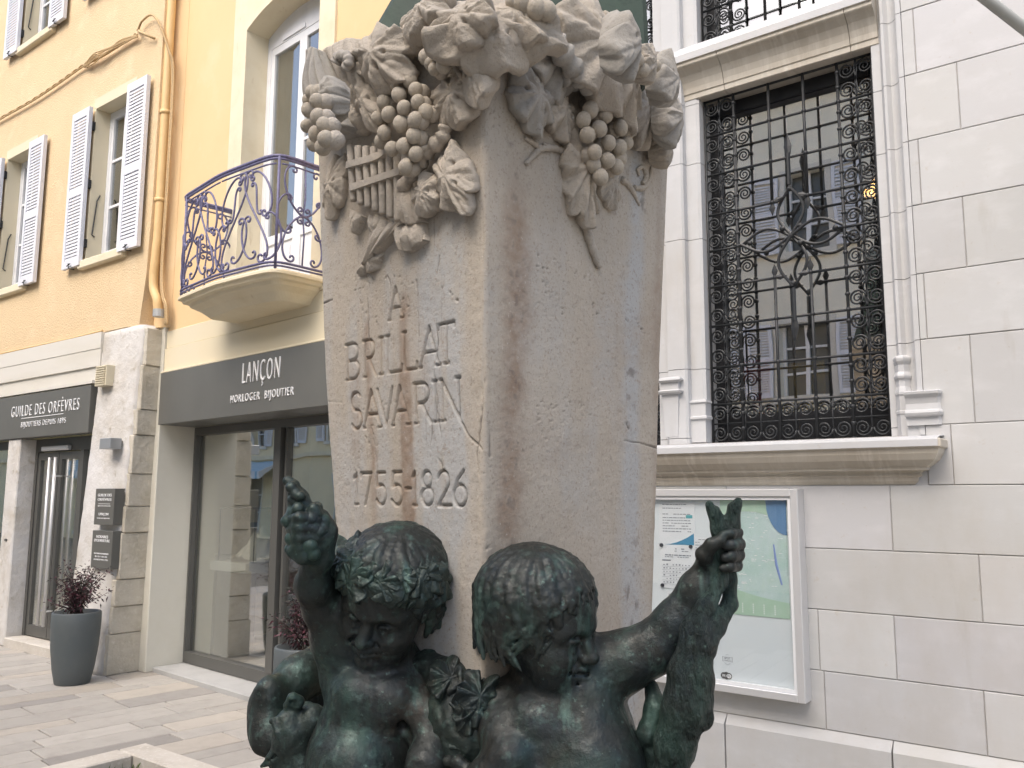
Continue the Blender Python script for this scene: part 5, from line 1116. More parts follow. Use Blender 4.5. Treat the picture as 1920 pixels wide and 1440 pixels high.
bunch(zp([(815, 330, .3), (865, 350, .5), (905, 360, .2), (840, 300, 0), (930, 330, 0)], 880, 0), 'CR', .03, 12, 8)
# leaves of the left face
leaf_part(716, 108, 'L', 160, 118, 150, 0.072, 1, dome=.35, bend=.25, ruf=.12, m='carved')
leaf_part(800, 24, 'L', 112, 80, 10, 0.067, 2, dome=.35, ruf=.14, pitch=-25)
leaf_part(770, 62, 'L', 70, 60, 60, 0.062, 21, dome=.4, ruf=.12)
leaf_part(868, 40, 'L', 110, 80, 185, 0.097, 3, dome=.3, bend=.3, ruf=.12, pitch=-20)
leaf_part(858, 178, 'L', 118, 105, 190, .03, 4, dome=.3, ruf=.1)
leaf_part(893, 120, 'L', 80, 130, 180, 0.044, 24, dome=.2, ruf=.06, lobes=3)
leaf_part(850, 335, 'L', 80, 135, 205, .025, 5, dome=.35, ruf=.1)
leaf_part(800, 362, 'L', 64, 74, 160, .03, 6, dome=.4, ruf=.14)
leaf_part(627, 348, 'L', 64, 125, 165, .014, 7, dome=.3, ruf=.08)
leaf_part(614, 186, 'CL', 60, 84, 20, .03, 26, dome=.45, ruf=.12, m='carved_grey')
leaf_part(694, 190, 'L', 70, 120, 200, .045, 27, dome=.4, ruf=.12, lobes=3)
leaf_part(685, 140, 'L', 120, 90, 30, 0.052, 28, dome=.4, ruf=.1)
# the corner leaf and those of the right face
leaf_part(928, 58, 'C', 210, 122, 182, 0.072, 8, dome=.32, bend=.35, ruf=.13, holes=4, pitch=-18)
leaf_part(962, 40, 'C', 120, 80, 150, 0.077, 31, dome=.35, bend=.3, ruf=.12, pitch=-25)
leaf_part(998, 180, 'R', 92, 128, 195, .025, 9, dome=.3, ruf=.12, holes=4, m='carved_grey')
leaf_part(1050, 205, 'R', 80, 110, 200, .02, 10, dome=.3, ruf=.1)
leaf_part(1112, 90, 'R', 150, 185, 215, 0.082, 11, dome=.4, ruf=.14, tip=.2)
leaf_part(1168, 148, 'R', 70, 150, 200, 0.072, 12, dome=.4, ruf=.14, tip=.2)
leaf_part(1090, 320, 'R', 84, 190, 187, .02, 13, dome=.28, ruf=.12, lobes=7, holes=2)
leaf_part(1143, 345, 'R', 60, 90, 190, .012, 14, dome=.3, ruf=.1)
leaf_part(1203, 205, 'R', 72, 150, 185, .03, 15, dome=.4, ruf=.1)
leaf_part(1140, 64, 'R', 64, 70, 20, 0.042, 16, dome=.5, ruf=.2)
leaf_part(1172, 88, 'CR', 64, 110, -5, 0.034, 17, dome=.5, ruf=.2, lobes=3, m='carved_grey')
leaf_part(1250, 150, 'CR', 56, 96, 5, 0.044, 18, dome=.5, ruf=.2, lobes=3, m='carved_grey')
leaf_part(1258, 220, 'CR', 54, 110, 185, .03, 19, dome=.5, ruf=.16, m='carved_grey')
leaf_part(1250, 280, 'CR', 40, 70, 190, .01, 20, dome=.4, ruf=.1)
leaf_part(1216, 118, 'CR', 60, 60, 60, 0.042, 33, dome=.4, ruf=.14)
leaf_part(1040, 108, 'R', 110, 150, 190, 0.032, 34, dome=.3, ruf=.12, m='carved_grey')
# drapery with deep folds and its knot
def drape(face, poly_top, poly_bot, out0, out1, folds, amp, name='carved_drapery', m='carved_grey', seed=0, bulge=.03):
    n, k = 90, 40; us = np.linspace(0, 1, n); vs = np.linspace(0, 1, k); tp_ = smooth_path(poly_top, 8); bt = smooth_path(poly_bot, 8)
    ti = lambda P, u: np.stack([np.interp(u, np.linspace(0, 1, len(P)), P[:, c]) for c in (0, 1)], -1)
    ex, ey, en = fr_of(face); V = np.zeros((k, n, 3))
    a = np.array([anchor(p[0], p[1], face, 0) for p in ti(tp_, us)]); b = np.array([anchor(p[0], p[1], face, 0) for p in ti(bt, us)])
    for i, v in enumerate(vs):
        w_ = amp*(.35+.65*v); q = us*folds+.25*np.sin(v*2.2+seed); h = np.abs(np.sin(q*math.pi))**.7*w_+(fbm(us*6, v*2., seed, 1, 3, seed)-.5)*.012
        V[i] = a*(1-v)+b*v+np.outer(h+out0*(1-v)+out1*v+bulge*math.sin(math.pi*v)*np.sin(math.pi*us), en)
    edge = lambda W: W-en*(out0+.04)
    # close into a solid by pushing the rim back into the stone
    G = np.concatenate([edge(V[:1]), V, edge(V[-1:])], 0); G = np.concatenate([edge(G[:, :1]), G, edge(G[:, -1:])], 1); kk, nn2 = G.shape[:2]
    i, j = np.meshgrid(np.arange(kk-1), np.arange(nn2-1), indexing='ij'); q = (i*nn2+j).ravel()
    o = part(PED, name, MB(), M[m]); o.data = arr_mesh(name, G.reshape(-1, 3), np.stack([q, q+1, q+nn2+1, q+nn2], 1)); o.data.materials.append(M[m]); return o
drape('L', [(632, 118), (642, 112), (652, 116)], [(622, 250), (650, 262), (690, 250)], .085, .06, 5, .02, seed=1)
drape('L', [(646, 112), (690, 90), (740, 96)], [(676, 170), (706, 215), (740, 180)], .06, .04, 4, .014, m='carved', seed=2)
drape('L', [(752, 352), (775, 350), (800, 358)], [(757, 412), (778, 425), (803, 418)], .022, .018, 3, .01, m='carved', seed=3, bulge=.012)
drape('L', [(715, 405), (745, 420), (775, 410)], [(690, 500), (706, 490), (722, 470)], .014, .012, 3, .012, m='carved', seed=4, bulge=.01)
drape('L', [(745, 425), (770, 424), (800, 420)], [(758, 470), (776, 474), (806, 452)], .014, .012, 3, .012, m='carved', seed=5, bulge=.012)
drape('L', [(665, 395), (676, 400), (690, 408)], [(668, 436), (674, 440), (684, 420)], .014, .01, 2, .01, m='carved', seed=6, bulge=.01)
drape('L', [(700, 405), (715, 410), (735, 420)], [(702, 436), (715, 440), (728, 425)], .014, .01, 2, .01, m='carved', seed=7, bulge=.01)
leaf_part(700, 492, 'L', 60, 30, 200, .006, 41, lobes=3, dome=.5, ruf=.2, name='ribbon_end', thick=.012, holes=0)
leaf_part(682, 502, 'L', 40, 20, 205, .004, 42, lobes=1, dome=.5, ruf=.1, name='ribbon_end', thick=.01, holes=0)
def stem(face, pts, out, radii, name='vine_stem', m='carved', seed=0, n=9, lump=.12):
    P = np.array([anchor(p[0], p[1], face, out if len(p) < 3 else p[2]) for p in pts]); Q = smooth_path(P, 8); r = np.interp(np.linspace(0, 1, len(Q)), np.linspace(0, 1, len(radii)), radii)*(1+lump*np.sin(np.arange(len(Q))*1.3+seed))
    return part(PED, name, MB().tube(Q, r, n), M[m], smooth=True)
stem('L', [(836, 235), (828, 262), (800, 285), (778, 318), (752, 356)], .03, [.014, .017, .018, .02, .014], lump=.2)
stem('L', [(800, 285), (788, 268), (800, 264)], .04, [.014, .012, .006])
stem('L', [(630, 118), (636, 106), (650, 106), (654, 118), (648, 130)], .1, [.014, .013, .013, .014, .012], 'drapery_knot', 'carved_grey')
stem('R', [(1026, 52), (1046, 88), (1075, 128), (1100, 158), (1124, 175)], .08, [.02, .026, .024, .022, .016], m='carved_grey', lump=.2)
stem('R', [(1056, 150), (1075, 146), (1098, 160)], .06, [.016, .016, .01], m='carved_grey')
stem('R', [(1090, 395), (1100, 430), (1112, 470), (1124, 502)], .008, [.011, .012, .010, .0075], lump=.1)
stem('R', [(1054, 284), (1036, 278), (1014, 280), (1000, 292), (985, 308)], .004, [.009, .008, .008, .007, .005])
stem('R', [(1012, 278), (1000, 268), (984, 259)], .004, [.008, .007, .004])
stem('R', [(1030, 276), (1018, 270)], .006, [.006, .003])
stem('R', [(1165, 336), (1182, 352), (1199, 385)], .004, [.009, .008, .003])
stem('R', [(1188, 352), (1206, 352), (1218, 334), (1221, 312)], .004, [.007, .008, .006, .003])
stem('R', [(1205, 345), (1212, 330), (1206, 314), (1196, 318), (1199, 330)], .006, [.006, .007, .006, .005, .003])
stem('L', [(850, 118), (866, 146), (888, 184)], .045, [.006, .005, .003])
# pan pipes
def pipes():
    a0, a1 = np.array([649., 273.]), np.array([752., 280.]); b0, b1 = np.array([656., 374.]), np.array([752., 417.])
    n = 7; rw = 7.6/PXM
    for k in range(n):
        t = (k+.5)/n; p = anchor(*(a0*(1-t)+a1*t), 'L', .028); q = anchor(*(b0*(1-t)+b1*t), 'L', .03)
        part(PED, 'pan_pipe', MB().tube([p, p*.98+q*.02, q*.98+p*.02, q], [rw*.9, rw, rw*.96, rw*.85], 12), M['carved'], smooth=True)
    for l_ in ([(648, 309), (700, 294), (724, 280)], [(655, 352), (700, 336), (748, 320)]):
        P = smooth_path([anchor(x, y, 'L', .042) for x, y in l_], 6); mbb = MB(); up = np.array([0, 0, .0085])
        mbb.loft([[tuple(p-up-nLf*.014), tuple(p-up), tuple(p+up), tuple(p+up-nLf*.014)] for p in P]); part(PED, 'pipe_band', mbb, M['carved'])
pipes()
# ================================================================ bronze figures: smooth distance fields turned into one continuous surface
EX = np.cross(AX, [0, 0, 1.]); EY = AX; ROT_S = math.atan2(EX[1], EX[0])
def P(px, py, t):
    p = at_depth(px, py, t)-CEN; return np.array([p@EX, p@EY, p[2]])
class Field:
    def __init__(s, lo, hi, h):
        s.lo = np.array(lo, float); s.h = h; s.n = np.ceil((np.array(hi)-s.lo)/h).astype(int)+1; s.F = np.full(s.n, .2, np.float32)
    def sub(s, lo, hi):
        a = np.clip(np.floor((lo-s.lo)/s.h).astype(int), 0, s.n); b = np.clip(np.ceil((hi-s.lo)/s.h).astype(int)+1, 0, s.n)
        if (b <= a).any(): return None
        sl = tuple(slice(i, j) for i, j in zip(a, b)); g = [(s.lo[i]+s.h*np.arange(a[i], b[i])).astype(np.float32) for i in range(3)]
        return sl, np.meshgrid(*g, indexing='ij', sparse=True)
    def join(s, sl, d, k, cut):
        F = s.F[sl]; d = d.astype(np.float32)
        if cut:
            d = -d; h = np.maximum(k-np.abs(F-d), 0)/k; s.F[sl] = np.maximum(F, d)+h*h*k*.25
        else:
            h = np.maximum(k-np.abs(F-d), 0)/k; s.F[sl] = np.minimum(F, d)-h*h*k*.25
    def cone(s, a, b, ra, rb, k=.015, cut=False):
        a, b = np.array(a, float), np.array(b, float); m = max(ra, rb)+k+3*s.h; q = s.sub(np.minimum(a, b)-m, np.maximum(a, b)+m)
        if q is None: return
        sl, (x, y, z) = q; d = b-a; L = d@d+1e-12; t = np.clip(((x-a[0])*d[0]+(y-a[1])*d[1]+(z-a[2])*d[2])/L, 0, 1)
        s.join(sl, np.sqrt((x-a[0]-t*d[0])**2+(y-a[1]-t*d[1])**2+(z-a[2]-t*d[2])**2)-(ra+(rb-ra)*t), k, cut)
    def chain(s, pts, rs, k=.015, cut=False):
        for i in range(len(pts)-1): s.cone(pts[i], pts[i+1], rs[i], rs[i+1], k, cut)
    def ball(s, c, r, k=.015, cut=False): s.cone(c, np.array(c)+1e-6, r, r, k, cut)
    def ell(s, c, r, k=.02, rot=None, cut=False):
        c = np.array(c, float); r = np.array(r, float); m = r.max()+k+3*s.h; q = s.sub(c-m, c+m)
        if q is None: return
        sl, (x, y, z) = q; x, y, z = x-c[0], y-c[1], z-c[2]
        if rot is not None: x, y, z = [rot[i][0]*x+rot[i][1]*y+rot[i][2]*z for i in range(3)]
        k0 = np.sqrt((x/r[0])**2+(y/r[1])**2+(z/r[2])**2); k1 = np.sqrt((x/r[0]**2)**2+(y/r[1]**2)**2+(z/r[2]**2)**2)
        s.join(sl, k0*(k0-1)/np.maximum(k1, 1e-6), k, cut)
    def rough(s, amp, scale, seed=0, lo=None, hi=None, stretch=(1, 1, 1), o=3):
        lo = s.lo if lo is None else np.array(lo); hi = s.lo+s.h*s.n if hi is None else np.array(hi); sl, (x, y, z) = s.sub(lo, hi)
        F = s.F[sl]; m = np.abs(F) < .02; ii = np.nonzero(m); X, Y, Z = x.ravel()[ii[0]], y.ravel()[ii[1]], z.ravel()[ii[2]]
        F[m] += (amp*(fbm(X*stretch[0], Y*stretch[1], Z*stretch[2], scale, o, seed)-.5)*2).astype(np.float32); s.F[sl] = F
    def mesh(s, name):
        F = s.F; nx, ny, nz = F.shape; F[0] = F[-1] = .1; F[:, 0] = F[:, -1] = .1; F[:, :, 0] = F[:, :, -1] = .1
        S = F < 0
        cnt = np.zeros((nx-1, ny-1, nz-1), np.int8)
        for i in (0, 1):
            for j in (0, 1):
                for k in (0, 1): cnt += S[i:nx-1+i, j:ny-1+j, k:nz-1+k]
        act = (cnt > 0) & (cnt < 8); I = np.argwhere(act); idx = np.full(act.shape, -1, np.int64); idx[act] = np.arange(len(I))
        acc = np.zeros((len(I), 3)); num = np.zeros(len(I))
        C8 = {(i, j, k): F[I[:, 0]+i, I[:, 1]+j, I[:, 2]+k] for i in (0, 1) for j in (0, 1) for k in (0, 1)}
        for a in C8:
            for ax in range(3):
                if a[ax] == 0:
                    b = tuple(1 if q == ax else a[q] for q in range(3)); fa, fb = C8[a], C8[b]; m = (fa < 0) != (fb < 0)
                    t = fa[m]/(fa[m]-fb[m]); p = np.tile(np.array(a, float), (m.sum(), 1)); p[:, ax] += t; acc[m] += p; num[m] += 1
        V = s.lo+s.h*(I+acc/num[:, None]); quads = []
        for ax in range(3):
            u, v = [(1, 2), (2, 0), (0, 1)][ax]
            A = [slice(None)]*3; B = [slice(None)]*3; A[ax] = slice(0, -1); B[ax] = slice(1, None)
            sa, sb = S[tuple(A)], S[tuple(B)]; E = np.argwhere(sa != sb); E = E[(E[:, u] > 0) & (E[:, v] > 0)]
            flip = sa[E[:, 0], E[:, 1], E[:, 2]]
            def c(du, dv): q = E.copy(); q[:, u] -= du; q[:, v] -= dv; return idx[q[:, 0], q[:, 1], q[:, 2]]
            Q = np.stack([c(1, 1), c(0, 1), c(0, 0), c(1, 0)], 1); Q[~flip] = Q[~flip][:, ::-1]; quads.append(Q)
        Q = np.concatenate(quads); Q = Q[(Q >= 0).all(1)]; return arr_mesh(name, V, Q)
def basis(f, u):
    f = np.array(f, float); f /= np.linalg.norm(f); u = np.array(u, float); u -= f*(u@f); u /= np.linalg.norm(u); s = np.cross(f, u); return s, f, u
def head(S, O, f, u, sc_=1., smile=1, ears=True):
    a, b, c = basis(f, u); rot = np.array([a, b, c])
    H = lambda x, y, z: O+sc_*(x*a+y*b+z*c)
    S.ell(O, np.array((.102, .116, .104))*sc_, .02, rot); S.ell(H(0, .04, -.06), np.array((.08, .076, .086))*sc_, .03, rot); S.ball(H(0, .055, .002), .064*sc_, .03)
    for q in (-1, 1):
        S.ball(H(q*.044, .072, -.086), .036*sc_, .03); S.ball(H(q*.026, .066, -.122), .034*sc_, .03)
        S.cone(H(q*.016, .113, -.026), H(q*.058, .09, -.028), .011*sc_, .011*sc_, .018)
    S.ball(H(0, .092, -.142), .023*sc_, .025); S.ball(H(0, .06, -.15), .03*sc_, .03)
    for q in (-1, 1):
        S.ell(H(q*.036, .122, -.05), np.array((.026, .022, .019))*sc_, .014, rot, cut=True)
        S.ball(H(q*.036, .0915, -.051), .0195*sc_, .003)
        S.chain([H(q*.017, .104, -.052), H(q*.028, .1125, -.043), H(q*.042, .1095, -.042), H(q*.056, .096, -.05)], [.0035, .0048, .0048, .0035], .004)
        S.chain([H(q*.018, .104, -.056), H(q*.034, .109, -.064), H(q*.055, .096, -.055)], [.0032, .004, .0032], .004)
        S.ball(H(q*.036, .1125, -.051), .0045*sc_, .003, cut=True)
    S.chain([H(0, .108, -.04), H(0, .121, -.058), H(0, .134, -.078)], [.0095*sc_, .0095*sc_, .013*sc_], .012)
    for q in (-1, 1):
        S.ball(H(q*.013, .123, -.083), .0088*sc_, .008); S.ball(H(q*.007, .131, -.091), .0035*sc_, .004, cut=True)
        S.chain([H(q*.022, .112, -.085), H(q*.036, .104, -.1), H(q*.036, .1, -.112)], [.004, .004, .003], .008, cut=True)
    S.ell(H(0, .098, -.108), np.array((.03, .022, .022))*sc_, .015, rot)
    S.chain([H(-.026, .107, -.108+.003*smile), H(-.01, .1205, -.1035), H(0, .121, -.1055), H(.01, .1205, -.1035), H(.026, .107, -.108+.003*smile)], [.004, .0068, .0065, .0068, .004], .005)
    S.chain([H(-.02, .11, -.116), H(0, .119, -.12), H(.02, .11, -.116)], [.0055, .008, .0055], .005)
    S.chain([H(-.031, .104, -.1095+.004*smile), H(-.012, .123, -.1115), H(0, .125, -.1125), H(.012, .123, -.1115), H(.031, .104, -.1095+.004*smile)], [.0028, .0032, .0032, .0032, .0028], .003, cut=True)
    S.chain([H(-.016, .112, -.1305), H(0, .116, -.1315), H(.016, .112, -.1305)], [.004]*3, .008, cut=True)
    for q in (-1, 1) if ears else ():
        S.ell(H(q*.1, -.008, -.066), np.array((.014, .026, .036))*sc_, .01, rot)
        S.chain([H(q*.112, .006, -.052), H(q*.116, -.012, -.044), H(q*.114, -.022, -.062), H(q*.112, -.008, -.088)], [.006, .006, .006, .007], .004)
        S.ball(H(q*.116, -.004, -.066), .009*sc_, .004, cut=True)
    return H
def hair(O, f, u, sc_, fringe, side, back, seed, h=.003, n=110, curl=.06, skip=None):
    a, b, c = basis(f, u); rnd = random.Random(seed); S = Field(O-.2, O+.2, h); rot = np.array([a, b, c])
    H = lambda x, y, z: O+sc_*(x*a+y*b+z*c)
    S.ell(H(0, -.012, .012), np.array((.109, .115, .104))*sc_, .01, rot)
    R_ = np.array((.108, .12, .11))*sc_
    for i in range(n):
        ph = 2*math.pi*i/n+rnd.uniform(-.06, .06)
        tm = np.interp(abs(((ph+math.pi) % (2*math.pi))-math.pi), [0, .5, .85, 1.25, 3.14], [fringe, fringe*1.05, side*.96, side, back])
        layer = rnd.choice([0, 0, 1]); tm *= rnd.uniform(.93, 1.05)*(1-.2*layer); t0 = rnd.uniform(.15, .5) if layer == 0 else rnd.uniform(.4, .9)
        m = 10; pts = []; wv = rnd.uniform(0, 6.28); am = curl*rnd.uniform(.3, 1.3); fl = rnd.uniform(.2, 1.3)
        for k in range(m+1):
            t = t0+(tm-t0)*k/m; q = ph+am*math.sin(t*3.2+wv)*(k/m)**1.3; rr_ = .92+.085*(k/m)**.9+.014*layer+.05*max(0, k/m-.72)*3*fl
            st_, ct_ = (math.sin(t), math.cos(t)) if t < 1.45 else (.99-.07*(t-1.45), .1205-(t-1.45)*.95)
            pts.append(H(0, -.008, .006)+(a*math.sin(q)*st_*R_[0]+b*math.cos(q)*st_*R_[1]+c*ct_*R_[2])*np.array(1.)*rr_)
        w_ = rnd.uniform(.006, .0115)*sc_; S.chain(pts, [w_*(.8+.3*math.sin(math.pi*k/m))*(1 if k < m-1 else .75 if k < m else .4) for k in range(m+1)], .002)
    S.rough(.0016, 90, seed, stretch=(1, 1, 1)); return S
def hand(S, wrist, d, side, nrm, sc_=1., curl=1.2, thumb=1):
    """palm and five fingers; d = direction of the fingers, side = towards the thumb, nrm = out of the back of the hand"""
    d, side, nrm = [np.array(v, float)/np.linalg.norm(v) for v in (d, side, nrm)]; W = np.array(wrist)
    Q = lambda x, y, z: W+sc_*(x*d+y*side+z*nrm)
    for y in (-.022, -.008, .007, .021): S.cone(Q(.004, y*.7, 0), Q(.052, y, .002), .014*sc_, .0135*sc_, .012)
    for y, L, r in ((.022, .9, .0098), (.0075, 1., .0102), (-.0075, .95, .0098), (-.022, .78, .0086)):
        p = Q(.055, y, .002); an = 0; pts = [p]
        for k, l_ in enumerate((.026, .02, .015)):
            an += curl*(.75 if k == 0 else .85)*(1+.06*y/.02); p = p+sc_*l_*L*(d*math.cos(an)-nrm*math.sin(an)); pts.append(p)
        S.chain(pts, [r*sc_*q for q in (1, .98, .92, .8)], .005)
    S.chain([Q(.012, .026*thumb, -.004), Q(.034, .044*thumb, -.012), Q(.054, .042*thumb, -.026), Q(.062, .03*thumb, -.036)], [.014*sc_, .0125*sc_, .011*sc_, .0085*sc_], .008)

def bronze(name, base, pat, brown):
    m = mat(name, tuple(1.3*q for q in base), .48, metal=.35, spec=.5, var=[(3.2, brown, .52, .72), (6, (.022, .036, .045), .5, .72), (4.2, pat, .5, .7), (13, (.045, .085, .07), .56, .72, (1, 1, .35)), (42, (.012, .015, .014), .55, .72), (9, (.1, .17, .145), .6, .74, (1.6, 1.6, .22)), (30, (.07, .115, .1), .56, .74), (80, (.12, .19, .16), .62, .76)], bump=[(26, .35, .01), (85, .4, .004), (300, .25, .0015)])
    nt_ = m.node_tree; b = nt_.nodes['Principled BSDF']; nz = nt_.nodes.new('ShaderNodeTexNoise'); nz.inputs['Scale'].default_value = 18; nz.inputs['Detail'].default_value = 6
    mr = nt_.nodes.new('ShaderNodeMapRange'); mr.inputs['From Min'].default_value = .35; mr.inputs['From Max'].default_value = .7; mr.inputs['To Min'].default_value = .33; mr.inputs['To Max'].default_value = .7
    nt_.links.new(nz.outputs[0], mr.inputs[0]); nt_.links.new(mr.outputs[0], b.inputs['Roughness']); return m
M['bronze'] = bronze('dark_bronze', (.02, .023, .021), (.03, .058, .048), (.045, .033, .024))
M['bronze_green'] = bronze('green_bronze', (.022, .032, .028), (.04, .085, .068), (.03, .03, .024))
M['bronze_fur'] = bronze('furry_bronze', (.022, .032, .028), (.04, .085, .068), (.03, .03, .024))
_n = M['bronze_fur'].node_tree.nodes
for q in [x for x in _n if x.type == 'BUMP'][:1]:
    q.inputs['Strength'].default_value = 1; q.inputs['Distance'].default_value = .03; _t = q.inputs['Height'].links[0].from_node; _t.inputs['Scale'].default_value = 34; _t.inputs[0].links[0].from_node.inputs['Scale'].default_value = (2.2, 2.2, .6)
M['bronze_verdigris'] = mat('verdigris_bronze', (.035, .055, .042), .6, metal=.2, var=[(5, (.045, .08, .055), .45, .7, (1, 1, .3)), (22, (.02, .04, .028), .55, .75)], bump=[(40, .3, .004)])
BASE_Z = .6
def statue(name, label):
    o = empty(name, label, 'statue', (CEN[0], CEN[1], BASE_Z), ROT_S, 'bronze children around the pedestal'); o.empty_display_size = .2; return o
def solid(S, name, m, root):
    me = S.mesh(name); me.transform(Matrix.Translation((0, 0, -BASE_Z))); return link(name, me, M[m], root)
def legs(S, hips, feet, r=(.085, .062, .045)):
    for (hx, hy, hz), (fx, fy, fz) in zip(hips, feet):
        kn = np.array(((hx+fx)/2, (hy+fy)/2-.05, fz+.2)); an = np.array((fx, fy+.015, fz+.045))
        S.chain([np.array((hx, hy, hz)), kn, kn+(an-kn)*.4+np.array((0, .012, 0)), an], [r[0], r[1], r[1]*.98, .036], .03)
        S.cone((fx, fy+.025, fz+.022), (fx, fy-.055, fz+.018), .028, .024, .02)
        for k in range(5): x = fx-.026+.013*k; S.cone((x, fy-.055, fz+.015), (x, fy-.083+abs(k-1.5)*.004, fz+.011), .0105, .009, .005)
def mleaf(root, px, py, t, w_, h_, rot, seed, nrm, m='bronze_green', name='wreath_leaf', **kw):
    kw.setdefault('full', .88); kw.setdefault('vein', .25); kw.setdefault('bend', .5); w_ *= 1.15; h_ *= 1.15
    n = np.array(nrm, float); n /= np.linalg.norm(n); up = np.array([0, 0, 1.])-n*n[2]; up /= np.linalg.norm(up); e = np.cross(up, n)
    return leaf_part(0, 0, 'L', w_*.92, h_*.92, rot, 0, seed, m=m, name=name, fr=(e, up, n), O=P(px, py, t)-np.array([0, 0, BASE_Z]), parent=root, **kw)

# ---------------------------------------------------------------- child on the left, raising a bunch of fruit
def child_left():
    root = statue('bronze_child', 'bronze child in a leaf wreath raising a bunch of fruit, left of the corner')
    lo = np.array([-.66, -.62, .585]); hi = np.array([.06, -.02, 1.64]); S = Field(lo, hi, .0038)
    O = P(738, 1084, 1.83); f = (-.30, -.86, -.40); u = (.16, -.38, .9)
    # trunk
    S.ell(P(712, 1318, 1.86), (.112, .085, .115), .03); S.ell(P(682, 1425, 1.83), (.125, .11, .125), .05); S.ell(P(690, 1530, 1.85), (.128, .11, .10), .05)
    S.ball(P(668, 1300, 1.80), .05, .05); S.ball(P(740, 1312, 1.79), .05, .05); S.ball(P(660, 1440, 1.755), .055, .06)
    S.ball(P(672, 1486, 1.71), .008, .012, cut=True)
    hz = P(690, 1530, 1.85)
    legs(S, [(hz[0]-.062, hz[1], hz[2]-.03), (hz[0]+.062, hz[1], hz[2]-.03)], [(hz[0]-.08, hz[1]-.02, BASE_Z), (hz[0]+.07, hz[1]+.02, BASE_Z)])
    S.cone(P(724, 1205, 1.85), P(722, 1262, 1.87), .058, .062, .03); S.cone(P(722, 1250, 1.87), P(650, 1262, 1.87), .055, .05, .04); S.cone(P(722, 1250, 1.87), P(780, 1278, 1.86), .052, .05, .04)
    head(S, O, f, u)
    # raised right arm and fist
    S.chain([P(652, 1262, 1.87), P(632, 1205, 1.85), P(606, 1140, 1.82)], [.052, .05, .041], .03); S.chain([P(606, 1140, 1.82), P(588, 1098, 1.78), P(590, 1052, 1.75)], [.041, .036, .027], .02)
    S.ball(P(615, 1128, 1.86), .032, .02)
    w_ = P(589, 1050, 1.75)
    for i, (y, r) in enumerate(((972, .0125), (991, .0135), (1010, .0135), (1028, .012))):
        S.chain([P(598, y+4, 1.76), P(588, y, 1.712), P(560, y-2, 1.695), P(546, y+2, 1.715)], [r, r*1.05, r, r*.85], .006)
    S.chain([P(600, 1040, 1.75), P(602, 1000, 1.745), P(596, 975, 1.75)], [.03, .03, .022], .02)
    S.chain([P(585, 1045, 1.72), P(566, 1044, 1.70), P(548, 1036, 1.70)], [.016, .0145, .012], .008)
    # left arm hanging, hand on the hip garland
    S.chain([P(784, 1284, 1.855), P(800, 1338, 1.80), P(812, 1392, 1.755)], [.05, .05, .043], .025); S.chain([P(812, 1392, 1.755), P(800, 1432, 1.715), P(780, 1470, 1.70)], [.043, .039, .028], .02)
    hand(S, P(779, 1472, 1.70), (-.25, -.15, -.95), (-.8, -.4, .2), (.25, -.95, .1), 1.0, .45)
    S.chain([P(752, 1290, 1.80), P(752, 1340, 1.775), P(768, 1392, 1.74)], [.008, .01, .008], .015, cut=True)
    S.rough(.0022, 16, 3); S.rough(.0012, 70, 5)
    solid(S, 'body', 'bronze', root)
    hs = hair(O, f, u, 1., 1.25, 2.05, 2.4, 4, curl=.25, n=90)
    a, b, c = basis(f, u); H = lambda x, y, z: O+x*a+y*b+z*c
    for k in range(7): x = .086+.006*k; hs.chain([H(x, .0-.012*k, -.02), H(x+.018, .004-.012*k, -.07), H(x+.008, -.0-.012*k, -.115), H(x-.004, .006-.012*k, -.15-.008*(k % 3))], [.011, .0125, .010, .005], .006)
    for k in range(4): x = -.09-.004*k; hs.chain([H(x, .02-.02*k, -.0), H(x-.012, .02-.02*k, -.06), H(x-.006, .022-.02*k, -.1)], [.011, .012, .005], .006)
    hs.rough(.0022, 45, 8); solid(hs, 'hair', 'bronze', root)
    rl = random.Random(17)
    for i in range(17):
        ph = -1.55+3.3*(i+.5)/17+rl.uniform(-.08, .08); t = (1.02 if i % 2 else 1.2)+rl.uniform(-.06, .06)+.16*max(0, ph-.3); rd_ = a*math.sin(ph)*math.sin(t)+b*math.cos(ph)*math.sin(t)+c*math.cos(t)
        dn = (a*math.sin(ph)*math.cos(t)+b*math.cos(ph)*math.cos(t)-c*math.sin(t)); n_ = rd_*.9+c*rl.uniform(.0, .5)+a*rl.uniform(-.4, .4); n_ /= np.linalg.norm(n_); up_ = -dn-n_*(-dn@n_); up_ /= np.linalg.norm(up_); ex_ = np.cross(up_, n_)
        s_ = rl.uniform(46, 72); leaf_part(0, 0, 'L', s_, s_*rl.uniform(.85, 1.2), 180+rl.uniform(-60, 60), 0, 60+i, m='bronze_green', name='wreath_leaf', fr=(ex_, up_, n_), O=O+rd_*.117-np.array([0, 0, BASE_Z]), parent=root, full=rl.uniform(.74, .9), vein=rl.uniform(.3, .7), ruf=.16, dome=.22, bend=.35, thick=.012, lobes=rl.choice([3, 5, 5]), holes=1)
    # fruit bunch in the fist
    fb = Field(P(572, 980, 1.73)-np.array((.1, .1, .14)), P(572, 980, 1.73)+np.array((.1, .1, .14)), .0032); rnd = random.Random(3)
    fb.chain([P(572, 1010, 1.73), P(566, 965, 1.735), P(560, 935, 1.74), P(545, 906, 1.74)], [.034, .03, .02, .010], .01)
    for i in range(34):
        y = rnd.uniform(950, 1040); an = rnd.uniform(-2.9, .6); rr_ = 34 if y > 975 else 22; c_ = P(572+rr_*math.cos(an), y, 1.735+.034*math.sin(an)); fb.ball(c_, rnd.uniform(.011, .016), .004)
    for i in range(9): y = rnd.uniform(912, 955); fb.ball(P(558+rnd.uniform(-13, 16), y, 1.72+rnd.uniform(-.01, .01)), rnd.uniform(.007, .012), .004)
